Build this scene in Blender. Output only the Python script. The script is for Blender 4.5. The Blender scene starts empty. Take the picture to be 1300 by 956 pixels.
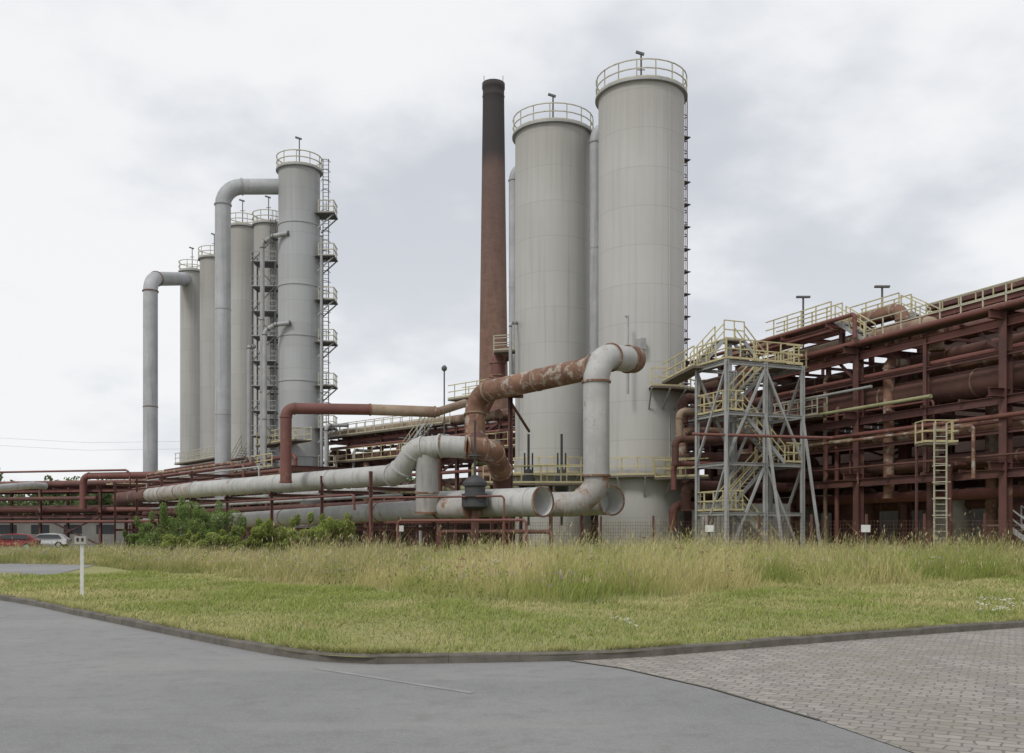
import bpy, math, random
import numpy as np
from mathutils import Vector, Matrix
random.seed(7); np.random.seed(7)
scene=bpy.context.scene
scene.view_settings.view_transform='Standard'
try: scene.view_settings.look='None'
except Exception: pass
scene.view_settings.exposure=0
F=1200.0; HZ=675.0; EYE=1.6
def W(px,py,D): return Vector(((px-650)*D/F, D, EYE+(HZ-py)*D/F))
def G(px,py,z=0.0):
    D=F*(EYE-z)/(py-HZ); return Vector(((px-650)*D/F,D,z))
V=Vector; Z=V((0,0,1))

# ------------------------------------------------------------ materials
def nmat(name):
    m=bpy.data.materials.new(name); m.use_nodes=True
    nt=m.node_tree; b=nt.nodes['Principled BSDF']; return m,nt,b
def N(nt,t,**k):
    n=nt.nodes.new(t)
    for a,v in k.items(): setattr(n,a,v)
    return n
def math_(nt,op,a,b=None,c=None):
    n=N(nt,'ShaderNodeMath',operation=op)
    for i,x in enumerate((a,b,c)):
        if x is None: continue
        if isinstance(x,(int,float)): n.inputs[i].default_value=x
        else: nt.links.new(x,n.inputs[i])
    return n.outputs[0]
def mix(nt,fac,a,b,mode='MIX'):
    n=N(nt,'ShaderNodeMix',data_type='RGBA',blend_type=mode)
    for i,x in ((0,fac),(6,a),(7,b)):
        if isinstance(x,(int,float)): n.inputs[i].default_value=x
        elif isinstance(x,tuple): n.inputs[i].default_value=(*x[:3],1)
        else: nt.links.new(x,n.inputs[i])
    return n.outputs[2]
def noise(nt,vec,scale,detail=4,rough=.55):
    n=N(nt,'ShaderNodeTexNoise'); n.inputs['Scale'].default_value=scale
    n.inputs['Detail'].default_value=detail; n.inputs['Roughness'].default_value=rough
    nt.links.new(vec,n.inputs['Vector']); return n.outputs['Fac']
def ramp(nt,fac,p0,p1):
    n=N(nt,'ShaderNodeMapRange'); n.interpolation_type='SMOOTHSTEP'
    nt.links.new(fac,n.inputs[0]); n.inputs[1].default_value=p0; n.inputs[2].default_value=p1
    return n.outputs[0]
def scl(nt,vec,s):
    n=N(nt,'ShaderNodeMapping'); n.inputs['Scale'].default_value=s
    nt.links.new(vec,n.inputs['Vector']); return n.outputs[0]
def coords(nt,rand=True):
    tc=N(nt,'ShaderNodeTexCoord').outputs['Object']
    if not rand: return tc
    oi=N(nt,'ShaderNodeObjectInfo'); r=math_(nt,'MULTIPLY',oi.outputs['Random'],57.0)
    n=N(nt,'ShaderNodeVectorMath',operation='ADD'); nt.links.new(tc,n.inputs[0]); nt.links.new(r,n.inputs[1])
    return n.outputs[0]
def bump(nt,b,h,st=.3,dist=.02):
    n=N(nt,'ShaderNodeBump'); n.inputs['Strength'].default_value=st; n.inputs['Distance'].default_value=dist
    nt.links.new(h,n.inputs['Height']); nt.links.new(n.outputs[0],b.inputs['Normal'])
def sc(c,k): return tuple(x*k for x in c)
def paint(name,base,dark=None,scale=.6,rough=.6,rust=None,rustc=(.16,.07,.035),streak=.0,metal=0,bp=.2,rand=True):
    m,nt,b=nmat(name); v=coords(nt,rand)
    n1=noise(nt,v,scale,6,.65)
    col=mix(nt,ramp(nt,n1,.3,.7),sc(base,.8) if dark is None else dark,sc(base,1.1))
    n2=noise(nt,v,scale*9,5,.7)
    col=mix(nt,math_(nt,'MULTIPLY',n2,.35),col,sc(base,.6))
    if streak:
        s=noise(nt,scl(nt,v,(2.2,2.2,.09)),1.6,5,.6)
        col=mix(nt,math_(nt,'MULTIPLY',ramp(nt,s,.5,.75),streak),col,sc(base,.45))
    if rust:
        r=noise(nt,v,scale*1.7,10,.72)
        col=mix(nt,ramp(nt,r,rust,rust+.09),col,rustc)
    nt.links.new(col,b.inputs['Base Color']); b.inputs['Roughness'].default_value=rough
    b.inputs['Metallic'].default_value=metal
    bump(nt,b,n2,bp,.02); return m
def plated(name,base,ph,nseg,seam=.35,var=.10,streak=.4,rustamt=.72,lowz=None,H=None):
    m,nt,b=nmat(name); v=coords(nt,False)
    sp=N(nt,'ShaderNodeSeparateXYZ'); nt.links.new(v,sp.inputs[0])
    x,y,z=sp.outputs
    row=math_(nt,'DIVIDE',z,ph); rf=math_(nt,'FLOOR',row); fr=math_(nt,'FRACT',row)
    ang=math_(nt,'MULTIPLY',math_(nt,'ADD',math_(nt,'ARCTAN2',y,x),3.1416),nseg/6.2832)
    ang=math_(nt,'ADD',ang,math_(nt,'MULTIPLY',rf,.37))
    af=math_(nt,'FLOOR',ang); afr=math_(nt,'FRACT',ang)
    cb=N(nt,'ShaderNodeCombineXYZ'); nt.links.new(rf,cb.inputs[0]); nt.links.new(af,cb.inputs[1])
    wn=N(nt,'ShaderNodeTexWhiteNoise',noise_dimensions='3D'); nt.links.new(cb.outputs[0],wn.inputs[0])
    col=mix(nt,wn.outputs[0],sc(base,1-var),sc(base,1+var*.6))
    s1=math_(nt,'LESS_THAN',fr,.022); s2=math_(nt,'MULTIPLY',math_(nt,'LESS_THAN',afr,.012),.5)
    sm=math_(nt,'MULTIPLY',math_(nt,'MAXIMUM',s1,s2),seam)
    col=mix(nt,sm,col,sc(base,.6))
    n1=noise(nt,v,.25,5,.6); col=mix(nt,math_(nt,'MULTIPLY',ramp(nt,n1,.35,.75),.3),col,(base[0]*.84,base[1]*.82,base[2]*.78))
    st=noise(nt,scl(nt,v,(3,3,.06)),1.3,6,.65)
    col=mix(nt,math_(nt,'MULTIPLY',ramp(nt,st,.48,.76),streak),col,sc(base,.6))
    st2=noise(nt,scl(nt,v,(7,7,.05)),1.0,4,.6)
    if H:
        top=ramp(nt,math_(nt,'ADD',z,math_(nt,'MULTIPLY',st2,9)),H-1.5,H+4.5)
        col=mix(nt,math_(nt,'MULTIPLY',top,.5),col,(base[0]*.62,base[1]*.58,base[2]*.52))
    rr=noise(nt,scl(nt,v,(1.5,1.5,.35)),1.1,10,.75)
    col=mix(nt,math_(nt,'MULTIPLY',ramp(nt,rr,rustamt,rustamt+.08),.7),col,(.24,.16,.11))
    if lowz:
        lm=math_(nt,'LESS_THAN',z,lowz)
        rn=noise(nt,scl(nt,v,(1,1,.3)),1.4,8,.7)
        col=mix(nt,math_(nt,'MULTIPLY',lm,.55),col,mix(nt,ramp(nt,rn,.52,.75),sc(base,.8),(.24,.17,.12)))
    nt.links.new(col,b.inputs['Base Color']); b.inputs['Roughness'].default_value=.62
    bump(nt,b,math_(nt,'ADD',noise(nt,v,2.0,4),math_(nt,'MULTIPLY',s1,1.5)),.25,.03)
    return m
def brick(name,c1,c2,mortar,w=.5,h=.16,polar=False,r=2.3):
    m,nt,b=nmat(name); v=coords(nt,False)
    sp=N(nt,'ShaderNodeSeparateXYZ'); nt.links.new(v,sp.inputs[0]); x,y,z=sp.outputs
    cb=N(nt,'ShaderNodeCombineXYZ')
    if polar: u=math_(nt,'MULTIPLY',math_(nt,'ARCTAN2',y,x),r)
    else: u=math_(nt,'ADD',x,y)
    nt.links.new(u,cb.inputs[0]); nt.links.new(z,cb.inputs[1])
    bt=N(nt,'ShaderNodeTexBrick'); nt.links.new(cb.outputs[0],bt.inputs['Vector'])
    bt.inputs['Color1'].default_value=(*c1,1); bt.inputs['Color2'].default_value=(*c2,1); bt.inputs['Mortar'].default_value=(*mortar,1)
    bt.inputs['Scale'].default_value=1; bt.inputs['Brick Width'].default_value=w; bt.inputs['Row Height'].default_value=h; bt.inputs['Mortar Size'].default_value=.012
    col=bt.outputs['Color']
    n1=noise(nt,v,.5,7,.7); col=mix(nt,math_(nt,'MULTIPLY',ramp(nt,n1,.4,.7),.6),col,sc(c1,.5))
    return m,nt,b,v,z,col
M={}
M['silo']=plated('silo_grey_paint',(.49,.485,.46),2.45,7,.4,.04,.36,.68,lowz=5.2,H=30)
M['silo_b']=plated('silo_grey_paint_warm',(.465,.46,.435),2.45,7,.35,.04,.47,.66,lowz=5.2,H=30)
M['col']=plated('column_blue_grey_paint',(.41,.42,.425),2.0,4,.4,.06,.42,.70,H=34)
M['colb']=plated('column_beige_grey_paint',(.45,.445,.42),2.6,4,.3,.05,.55,.64,H=31)
M['pgrey']=paint('pipe_grey_paint',(.47,.465,.445),scale=.5,rust=.60,rustc=(.27,.19,.14),streak=.65)
M['pmix']=paint('pipe_grey_paint_rusting',(.42,.40,.375),scale=.6,rust=.52,rustc=(.26,.15,.09),streak=.6)
M['plight']=paint('pipe_pale_grey_paint',(.50,.495,.475),scale=.6,rust=.61,rustc=(.28,.20,.15),streak=.65)
M['pcool']=paint('pipe_blue_grey_paint',(.44,.45,.455),scale=.4,rust=.69,streak=.55)
M['prust']=paint('pipe_rusted',(.27,.15,.095),dark=(.13,.065,.045),scale=.8,rust=.52,rustc=(.37,.32,.27),rough=.85,bp=.5)
M['prustd']=paint('pipe_dark_rust',(.145,.068,.052),dark=(.085,.04,.033),scale=.5,rust=.60,rustc=(.25,.15,.10),rough=.8)
M['ptan']=paint('pipe_tan_rust',(.36,.28,.20),dark=(.20,.115,.08),scale=.5,rust=.58,rustc=(.16,.08,.05),rough=.85)
M['pred']=paint('pipe_red_oxide',(.19,.075,.06),scale=.6,rust=.60,rustc=(.26,.16,.11),rough=.65)
M['red']=paint('steel_red_oxide',(.14,.06,.05),dark=(.08,.038,.033),scale=.5,rust=.58,rustc=(.24,.15,.10),rough=.7)
M['redl']=paint('steel_red_oxide_light',(.21,.082,.066),dark=(.13,.052,.044),scale=.5,rust=.62,rustc=(.28,.18,.12),rough=.7)
M['yel']=paint('railing_pale_yellow',(.60,.53,.30),scale=1.5,rust=.60,rough=.6)
M['pale']=paint('railing_weathered_pale',(.53,.50,.38),scale=1.5,rust=.60,rough=.6)
M['galv']=paint('steel_galvanised_grey',(.39,.395,.39),scale=1,rough=.55,rust=.65)
M['dgrey']=paint('steel_dark_grey',(.12,.12,.12),scale=1,rough=.6)
M['valve']=paint('cast_iron_dark',(.06,.06,.062),scale=2,rough=.6)
M['grate']=paint('grating_brown',(.17,.14,.11),scale=1,rough=.9)
M['green']=paint('pipe_olive_green',(.36,.36,.20),scale=1,rust=.62)
M['conc']=paint('concrete',(.38,.365,.33),scale=.5,rough=.9,streak=.4)
M['concd']=paint('concrete_stained',(.25,.24,.22),scale=.4,rough=.95,streak=.6,rust=.62)
M['jointm']=paint('road_joint_filler',(.31,.305,.29),scale=3,rough=.95)
M['white']=paint('sign_white',(.78,.78,.76),scale=2,rough=.5)
M['kerb']=paint('kerb_stone',(.17,.155,.13),scale=3,rough=.95,bp=.6,dark=(.10,.09,.075),rust=.6,rustc=(.10,.11,.05))
M['black']=paint('black_rubber',(.02,.02,.02),scale=3,rough=.8)
M['glass']=paint('dark_glass',(.03,.035,.04),scale=1,rough=.15)
M['carred']=paint('car_red_paint',(.24,.035,.03),scale=.3,rough=.25,bp=0)
M['carwhite']=paint('car_white_paint',(.6,.6,.6),scale=.3,rough=.3,bp=0)
M['inner']=paint('pipe_inner_pale',(.74,.74,.72),scale=.8,rough=.7,rust=.72)
M['bark']=paint('bark',(.09,.07,.05),scale=5,rough=.95)
m,nt,b,v,z,col=brick('chimney_brick',(.23,.12,.085),(.17,.085,.06),(.22,.17,.13),.9,.35,True)
n=noise(nt,scl(nt,v,(1,1,.2)),.6,9,.75)
zz=math_(nt,'ADD',z,math_(nt,'MULTIPLY',n,5))
col=mix(nt,math_(nt,'MULTIPLY',ramp(nt,n,.35,.65),.5),col,(.27,.18,.135))
col=mix(nt,math_(nt,'MULTIPLY',ramp(nt,zz,30,74),.72),col,(.11,.078,.07))
n3=noise(nt,v,1.6,8,.75)
col=mix(nt,math_(nt,'MULTIPLY',ramp(nt,n3,.45,.7),.35),col,(.10,.07,.06))
col=mix(nt,math_(nt,'MULTIPLY',ramp(nt,zz,68.5,72.5),.88),col,(.038,.036,.038))
nt.links.new(col,b.inputs['Base Color']); b.inputs['Roughness'].default_value=.9; M['chim']=m
m,nt,b,v,z,col=brick('hall_brick',(.13,.082,.068),(.105,.066,.056),(.13,.105,.09),.5,.16)
nt.links.new(col,b.inputs['Base Color']); b.inputs['Roughness'].default_value=.9; M['brick']=m
m,nt,b=nmat('asphalt'); v=coords(nt,False)
n1=noise(nt,v,.22,6,.6); n2=noise(nt,v,60,3,.75); n3=noise(nt,v,3,9,.8); n4=noise(nt,v,22,5,.8); n5=noise(nt,v,12,6,.8)
col=mix(nt,ramp(nt,n1,.35,.65),(.20,.20,.20),(.275,.272,.265)); col=mix(nt,math_(nt,'MULTIPLY',ramp(nt,n2,.42,.58),.8),col,mix(nt,n4,(.06,.06,.06),(.50,.495,.48)))
col=mix(nt,math_(nt,'MULTIPLY',ramp(nt,n3,.48,.62),.35),col,(.155,.15,.14))
col=mix(nt,math_(nt,'MULTIPLY',ramp(nt,n5,.56,.66),.35),col,(.34,.335,.32))
col=mix(nt,math_(nt,'MULTIPLY',ramp(nt,noise(nt,scl(nt,v,(.35,1.2,1)),.5,7,.7),.5,.6),.3),col,(.32,.315,.30))
nt.links.new(col,b.inputs['Base Color']); b.inputs['Roughness'].default_value=.9; bump(nt,b,n2,.7,.015); M['asphalt']=m
m,nt,b=nmat('cobble_setts'); v=coords(nt,False)
mp=N(nt,'ShaderNodeMapping'); mp.inputs['Rotation'].default_value=(0,0,math.radians(28)); nt.links.new(v,mp.inputs['Vector'])
nz=N(nt,'ShaderNodeTexNoise'); nz.inputs['Scale'].default_value=4; nz.inputs['Detail'].default_value=5; nt.links.new(v,nz.inputs['Vector'])
va=N(nt,'ShaderNodeVectorMath',operation='MULTIPLY_ADD'); nt.links.new(nz.outputs['Color'],va.inputs[0]); va.inputs[1].default_value=(.15,.15,0); nt.links.new(mp.outputs[0],va.inputs[2])
bt=N(nt,'ShaderNodeTexBrick'); nt.links.new(va.outputs[0],bt.inputs['Vector']); bt.inputs['Scale'].default_value=1
bt.inputs['Brick Width'].default_value=.19; bt.inputs['Row Height'].default_value=.135; bt.inputs['Mortar Size'].default_value=.012; bt.inputs['Mortar Smooth'].default_value=.9
bt.inputs['Color1'].default_value=(.41,.37,.33,1); bt.inputs['Color2'].default_value=(.27,.245,.225,1); bt.inputs['Mortar'].default_value=(.17,.16,.13,1)
n2=noise(nt,v,30,4,.7); n1=noise(nt,v,.6,7,.7)
col=mix(nt,math_(nt,'MULTIPLY',n2,.45),bt.outputs['Color'],(.22,.20,.18)); col=mix(nt,math_(nt,'MULTIPLY',ramp(nt,n1,.45,.62),.6),col,(.25,.235,.185))
nt.links.new(col,b.inputs['Base Color']); b.inputs['Roughness'].default_value=.85
bump(nt,b,math_(nt,'SUBTRACT',math_(nt,'MULTIPLY',n2,.4),bt.outputs['Fac']),.6,.03); M['cobble']=m
def earth(name,c1,c2,c3):
    m,nt,b=nmat(name); v=coords(nt,False)
    n1=noise(nt,v,.25,6,.6); n2=noise(nt,v,14,6,.75)
    col=mix(nt,ramp(nt,n1,.35,.65),c1,c2); col=mix(nt,ramp(nt,n2,.4,.7),col,c3)
    nt.links.new(col,b.inputs['Base Color']); b.inputs['Roughness'].default_value=.95; bump(nt,b,n2,.6,.04); return m
M['lawn']=earth('lawn_soil',(.29,.29,.10),(.36,.32,.15),(.20,.21,.07))
M['gravel']=earth('gravel_ground',(.20,.185,.16),(.15,.15,.10),(.12,.11,.10))
def leafmat(name,tr=.4):
    m,nt,b=nmat(name)
    a=N(nt,'ShaderNodeAttribute'); a.attribute_name='col'; col=a.outputs['Color']
    nt.links.new(col,b.inputs['Base Color']); b.inputs['Roughness'].default_value=.7
    t=N(nt,'ShaderNodeBsdfTranslucent'); nt.links.new(col,t.inputs[0])
    ms=N(nt,'ShaderNodeMixShader'); ms.inputs[0].default_value=tr
    o=nt.nodes['Material Output']; nt.links.new(b.outputs[0],ms.inputs[1]); nt.links.new(t.outputs[0],ms.inputs[2]); nt.links.new(ms.outputs[0],o.inputs[0])
    return m
M['leaf']=leafmat('leaf_blades')

# ------------------------------------------------------------ mesh builder
class MB:
    def __init__(s): s.v=[]; s.f=[]; s.sm=[]
    def add(s,vs,fs,smooth=False):
        o=len(s.v); s.v+= [tuple(p) for p in vs]
        s.f+= [tuple(i+o for i in f) for f in fs]; s.sm+=[smooth]*len(fs)
        return s
    def beam(s,p0,p1,w,h=None,up=None):
        h=h or w; p0=V(p0); p1=V(p1); a=(p1-p0).normalized()
        u=V(up) if up else (Z if abs(a.z)<.95 else V((0.923,0.385,0)))
        x=a.cross(u).normalized(); y=x.cross(a).normalized()
        vs=[p+x*(w/2*i)+y*(h/2*j) for p in (p0,p1) for i,j in ((-1,-1),(1,-1),(1,1),(-1,1))]
        return s.add(vs,[(0,3,2,1),(4,5,6,7),(0,1,5,4),(1,2,6,5),(2,3,7,6),(3,0,4,7)])
    def hbeam(s,p0,p1,w,h,t=.03,up=None):
        p0=V(p0); p1=V(p1); a=(p1-p0).normalized()
        u=V(up) if up else (Z if abs(a.z)<.95 else V((0.923,0.385,0)))
        x=a.cross(u).normalized(); y=x.cross(a).normalized()
        for sg in (-1,1):
            o=y*(sg*(h/2-t/2)); s.beam(p0+o,p1+o,w,t,up=y)
        s.beam(p0,p1,t,h-2*t,up=y); return s
    def tube(s,path,r,n=12,closed=False,caps=True,smooth=True):
        path=[V(p) for p in path]; m=len(path); rs=r if isinstance(r,(list,tuple)) else [r]*m
        vs=[]; prev=None
        for i,p in enumerate(path):
            if closed: t=(path[(i+1)%m]-path[i-1]).normalized()
            else: t=(path[min(i+1,m-1)]-path[max(i-1,0)]).normalized()
            if prev is None:
                u=Z if abs(t.z)<.9 else V((1,0,0)); x=t.cross(u).normalized()
            else: x=(prev-t*prev.dot(t)).normalized()
            prev=x; y=t.cross(x)
            for k in range(n):
                a=2*math.pi*k/n; vs.append(p+(x*math.cos(a)+y*math.sin(a))*rs[i])
        fs=[]
        for i in range(m if closed else m-1):
            j=(i+1)%m
            for k in range(n):
                l=(k+1)%n; fs.append((i*n+k,i*n+l,j*n+l,j*n+k))
        s.add(vs,fs,smooth)
        if caps and not closed:
            s.add(vs[:n],[tuple(range(n-1,-1,-1))]); s.add(vs[-n:],[tuple(range(n))])
        return s
    def lathe(s,c,prof,n=48,smooth=True):
        c=V(c); vs=[]
        for r,z in prof:
            for k in range(n):
                a=2*math.pi*k/n; vs.append(c+V((r*math.cos(a),r*math.sin(a),z)))
        fs=[]
        for i in range(len(prof)-1):
            for k in range(n):
                l=(k+1)%n; fs.append((i*n+k,i*n+l,(i+1)*n+l,(i+1)*n+k))
        return s.add(vs,fs,smooth)
    def poly(s,pts): return s.add(pts,[tuple(range(len(pts)))])
    def rail(s,path,h=1.1,sp=1.4,r=.03,toe=True,closed=False):
        path=[V(p) for p in path]
        segs=list(zip(path,path[1:]))+([(path[-1],path[0])] if closed else [])
        for a,b in segs:
            for zz in (h,h*.52)+((.08,) if toe else ()):
                s.beam(a+Z*zz,b+Z*zz,r*2,r*2 if zz>.1 else .1)
        acc=0; s.beam(path[0],path[0]+Z*h,r*2)
        for a,b in segs:
            L=(b-a).length; d=(b-a)/max(L,1e-6); t=sp-acc
            while t<=L+1e-4:
                s.beam(a+d*t,a+d*t+Z*h,r*2); t+=sp
            acc=L-(t-sp)
        return s
def fillet(path,R,seg=7):
    path=[V(p) for p in path]; out=[path[0]]
    for i in range(1,len(path)-1):
        a=(path[i-1]-path[i]); b=(path[i+1]-path[i]); la,lb=a.length,b.length
        a/=la; b/=lb; ang=a.angle(b)
        if ang>3.1: out.append(path[i]); continue
        t=min(R/math.tan(ang/2),la*.48,lb*.48); R2=t*math.tan(ang/2)
        bis=(a+b).normalized(); c=path[i]+bis*(R2/math.sin(ang/2))
        s0=path[i]+a*t-c; s1=path[i]+b*t-c; tot=s0.angle(s1); ax=s0.cross(s1).normalized()
        for k in range(seg+1): out.append(c+Matrix.Rotation(tot*k/seg,3,ax)@s0)
    out.append(path[-1]); return out
COL=scene.collection
def thing(name,label,cat,base,group=None,kind=None):
    o=bpy.data.objects.new(name,None); o.empty_display_size=.3; o.location=base; COL.objects.link(o)
    o['label']=label; o['category']=cat
    if group: o['group']=group
    if kind: o['kind']=kind
    return o
def tomesh(name,mb,mat,base):
    me=bpy.data.meshes.new(name); bx,by,bz=base
    me.from_pydata([(x-bx,y-by,z-bz) for x,y,z in mb.v],[],mb.f)
    me.polygons.foreach_set('use_smooth',mb.sm); me.materials.append(mat); me.update(); return me
def part(par,name,mb,mat,label=None):
    o=bpy.data.objects.new(name,tomesh(name,mb,mat,V(par.location))); COL.objects.link(o); o.parent=par
    if label: o['label']=label
    return o
def solo(name,mb,mat,label,cat,base=(0,0,0),group=None,kind=None):
    o=bpy.data.objects.new(name,tomesh(name,mb,mat,base)); o.location=base; COL.objects.link(o)
    o['label']=label; o['category']=cat
    if group:o['group']=group
    if kind:o['kind']=kind
    return o
def band(mb,p,d,r,w=.12,k=1.12,n=24):
    d=V(d).normalized(); mb.tube([V(p)-d*w/2,V(p)+d*w/2],r*k,n,smooth=True)
def pipeline(name,label,sections,cat='pipe',group=None,n=24):
    p0=V(sections[0][0][0]); base=V((p0.x,p0.y,0))
    th=thing(name,label,cat,base,group)
    for pts,R,r,mat,fl,fm in sections:
        pts=[V(p) for p in pts]
        path=fillet(pts,R) if len(pts)>2 else pts
        part(th,'pipe_section',MB().tube(path,r,n),M[mat])
        if fl:
            for a,b in zip(path,path[1:]):
                L=(b-a).length
                if L<r*1.6: continue
                k=max(1,int(L/fl)); 
                for i in range(k+1):
                    q=a.lerp(b,i/k)
                    mb=MB(); band(mb,q,b-a,r,.10,1.12 if i in(0,k) else 1.04,n); part(th,'flange',mb,M[fm])
    return th

# ------------------------------------------------------------ ground
def sheet(name,pts,z,mat,label,cat):
    mb=MB().poly([V((p[0],p[1],z)) for p in pts]); return solo(name,mb,M[mat],label,cat,kind='structure')
sheet('ground',[(-1500,-300),(1500,-300),(1500,2500),(-1500,2500)],-.004,'gravel','gravelly works ground stretching to the horizon','ground')
kpx=[(-330,720),(-180,737),(0,762),(100,782),(200,803),(300,823),(380,837),(450,843),(520,843),(600,841.5),(760,838),(880,830),(1000,820),(1150,808),(1300,797),(1500,784),(1800,768)]
kp=[G(x,y) for x,y in kpx]
def catmull(ps,k=6):
    out=[]
    for i in range(len(ps)-1):
        p0=ps[max(i-1,0)];p1=ps[i];p2=ps[i+1];p3=ps[min(i+2,len(ps)-1)]
        for j in range(k):
            t=j/k; out.append(.5*((2*p1)+(p2-p0)*t+(2*p0-5*p1+4*p2-p3)*t*t+(-p0+3*p1-3*p2+p3)*t**3))
    out.append(ps[-1]); return out
kc=catmull(kp)
sheet('road',[(-60,-30),(60,-30),(60,60),(-60,60)],.0,'asphalt','grey weathered asphalt road along the grass','road')
cob=[G(722,839.2),G(790,849),G(900,874),G(1040,915),G(1300,1005)]
cobpoly=[(p.x,p.y) for p in cob]+[(14,3.5),(60,3.5),(60,45)]
kr=[p for p in kc if p.x>cob[0].x-.02]
cobpoly+= [(p.x,p.y+.03) for p in reversed(kr)]
sheet('cobblestone_paving',cobpoly,.006,'cobble','grey brown stone sett paving beside the asphalt','paving')
left=[(p.x,p.y) for p in kc]
lawnpoly=left+[(60,62),(-60,80)]
sheet('lawn',lawnpoly,.085,'lawn','mown yellow green verge inside the kerb','grass')
yard=[G(-500,712,.1),G(98,711,.1),G(128,716,.1),G(60,732,.1),G(-100,738,.1),G(-500,742,.1)]
mb=MB().poly([V((p.x,p.y,.1)) for p in yard]); solo('yard_pavement',mb,M['asphalt'],'grey asphalt yard behind the verge','pavement',kind='structure')
dense=catmull(kp,40); mb=MB(); st=dense[0]; 
for i in range(1,len(dense)):
    if (dense[i]-st).length>=.85 or i==len(dense)-1:
        a,b=st,dense[i]; st=b; d=(b-a).normalized(); nrm=V((-d.y,d.x,0)); w=.13+random.uniform(-.01,.01)
        h=.112+random.uniform(-.008,.008); a2=a+nrm*random.uniform(-.006,.006); b2=b-d*.003
        vs=[a2,b2,b2+nrm*w,a2+nrm*w]; top=[vs[0]+nrm*.02+Z*h,vs[1]+nrm*.02+Z*h,vs[2]+Z*h,vs[3]+Z*h]
        mid=[vs[0]+Z*(h-.02),vs[1]+Z*(h-.02)]
        q=vs+mid+top
        mb.add(q,[(0,1,5,4),(4,5,7,6),(1,2,8,7,5),(2,3,9,8),(3,0,4,6,9),(6,7,8,9)])
solo('kerb',mb,M['kerb'],'dark weathered kerbstones around the grass corner','kerb',kind='structure')
for (w,mt,nm,z,pts) in ((.08,'jointm','road_joint',.004,[G(400,848.5),G(600,880)]),(.035,'kerb','paving_edge',.010,cob[:-1])):
    for p_,q_ in zip(pts,pts[1:]):
        dd_=(q_-p_).normalized(); nr=V((-dd_.y,dd_.x,0))*w/2
        mb=MB().poly([p_-nr+Z*z,q_-nr+Z*z,q_+nr+Z*z,p_+nr+Z*z]); solo(nm,mb,M[mt],'narrow weathered strip set into the road','road surface',kind='structure')

# ------------------------------------------------------------ grass
def pip(xs,ys,poly):
    ins=np.zeros(len(xs),bool); n=len(poly); j=n-1
    for i in range(n):
        xi,yi=poly[i]; xj,yj=poly[j]
        c=((yi>ys)!=(yj>ys))&(xs<(xj-xi)*(ys-yi)/(yj-yi+1e-12)+xi); ins^=c; j=i
    return ins
def vn(x,y,s,seed):
    r=np.random.RandomState(seed); t=0
    for k in range(6):
        a=r.uniform(0,6.28); f=s*r.uniform(.5,2.2); t=t+np.sin((x*np.cos(a)+y*np.sin(a))*f+r.uniform(0,6.28)+1.3*np.sin((x*np.sin(a)-y*np.cos(a))*f*.7))
    return np.clip(t/6*1.1+.5,0,1)
def scatter(poly,dens):
    xs=[p[0] for p in poly]; ys=[p[1] for p in poly]
    A=(max(xs)-min(xs))*(max(ys)-min(ys)); n=int(A*dens)
    x=np.random.uniform(min(xs),max(xs),n); y=np.random.uniform(min(ys),max(ys),n)
    k=pip(x,y,poly)&(np.abs(x)<y*.72+2); return x[k],y[k]
def blades(name,x,y,h,w,lean,col,label,cat,z0=.085,head=None,headc=None):
    n=len(x); a=np.random.uniform(0,6.283,n); la=np.random.normal(.4,1.6,n)
    lean=lean*np.random.uniform(.3,1.7,n)
    ux,uy=np.cos(a)*w/2,np.sin(a)*w/2; lx,ly=np.cos(la)*lean*h,np.sin(la)*lean*h
    P=np.zeros((n,5,3)); 
    P[:,0]=np.stack([x-ux,y-uy,np.full(n,z0)],1); P[:,1]=np.stack([x+ux,y+uy,np.full(n,z0)],1)
    P[:,2]=np.stack([x+ux*.8+lx*.3,y+uy*.8+ly*.3,z0+h*.55],1); P[:,3]=np.stack([x-ux*.8+lx*.3,y-uy*.8+ly*.3,z0+h*.55],1)
    P[:,4]=np.stack([x+lx,y+ly,z0+h],1)
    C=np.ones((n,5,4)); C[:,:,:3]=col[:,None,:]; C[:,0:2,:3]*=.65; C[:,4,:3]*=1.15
    verts=P.reshape(-1,3); cols=C.reshape(-1,4)
    base=np.arange(n)*5
    loops=np.stack([base,base+1,base+2,base+3,base+3,base+2,base+4],1).reshape(-1)
    ls=np.stack([np.arange(n)*7,np.arange(n)*7+4],1).reshape(-1); lt=np.tile([4,3],n)
    if head is not None:
        k=np.where(head)[0]; m=len(k); hs=.085*np.random.uniform(.5,1.4,m); hw=.013*np.random.uniform(.6,1.5,m)
        tip=P[k,4]; dx=np.cos(a[k])*hw; dy=np.sin(a[k])*hw
        Q=np.zeros((m,4,3)); Q[:,0]=tip-np.stack([0*hs,0*hs,hs*.9],1); Q[:,2]=tip+np.stack([lx[k]*.05,ly[k]*.05,hs],1)
        Q[:,1]=tip+np.stack([dx,dy,0*hs],1); Q[:,3]=tip-np.stack([dx,dy,0*hs],1)
        hc=np.ones((m,4,4)); hc[:,:,:3]=headc[k][:,None,:]
        o=len(verts); lo=len(loops)
        verts=np.vstack([verts,Q.reshape(-1,3)]); cols=np.vstack([cols,hc.reshape(-1,4)])
        loops=np.concatenate([loops,o+np.arange(4*m)]); ls=np.concatenate([ls,lo+np.arange(m)*4]); lt=np.concatenate([lt,np.full(m,4)])
    return rawmesh(name,verts,loops,ls,lt,cols,label,cat)
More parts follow.
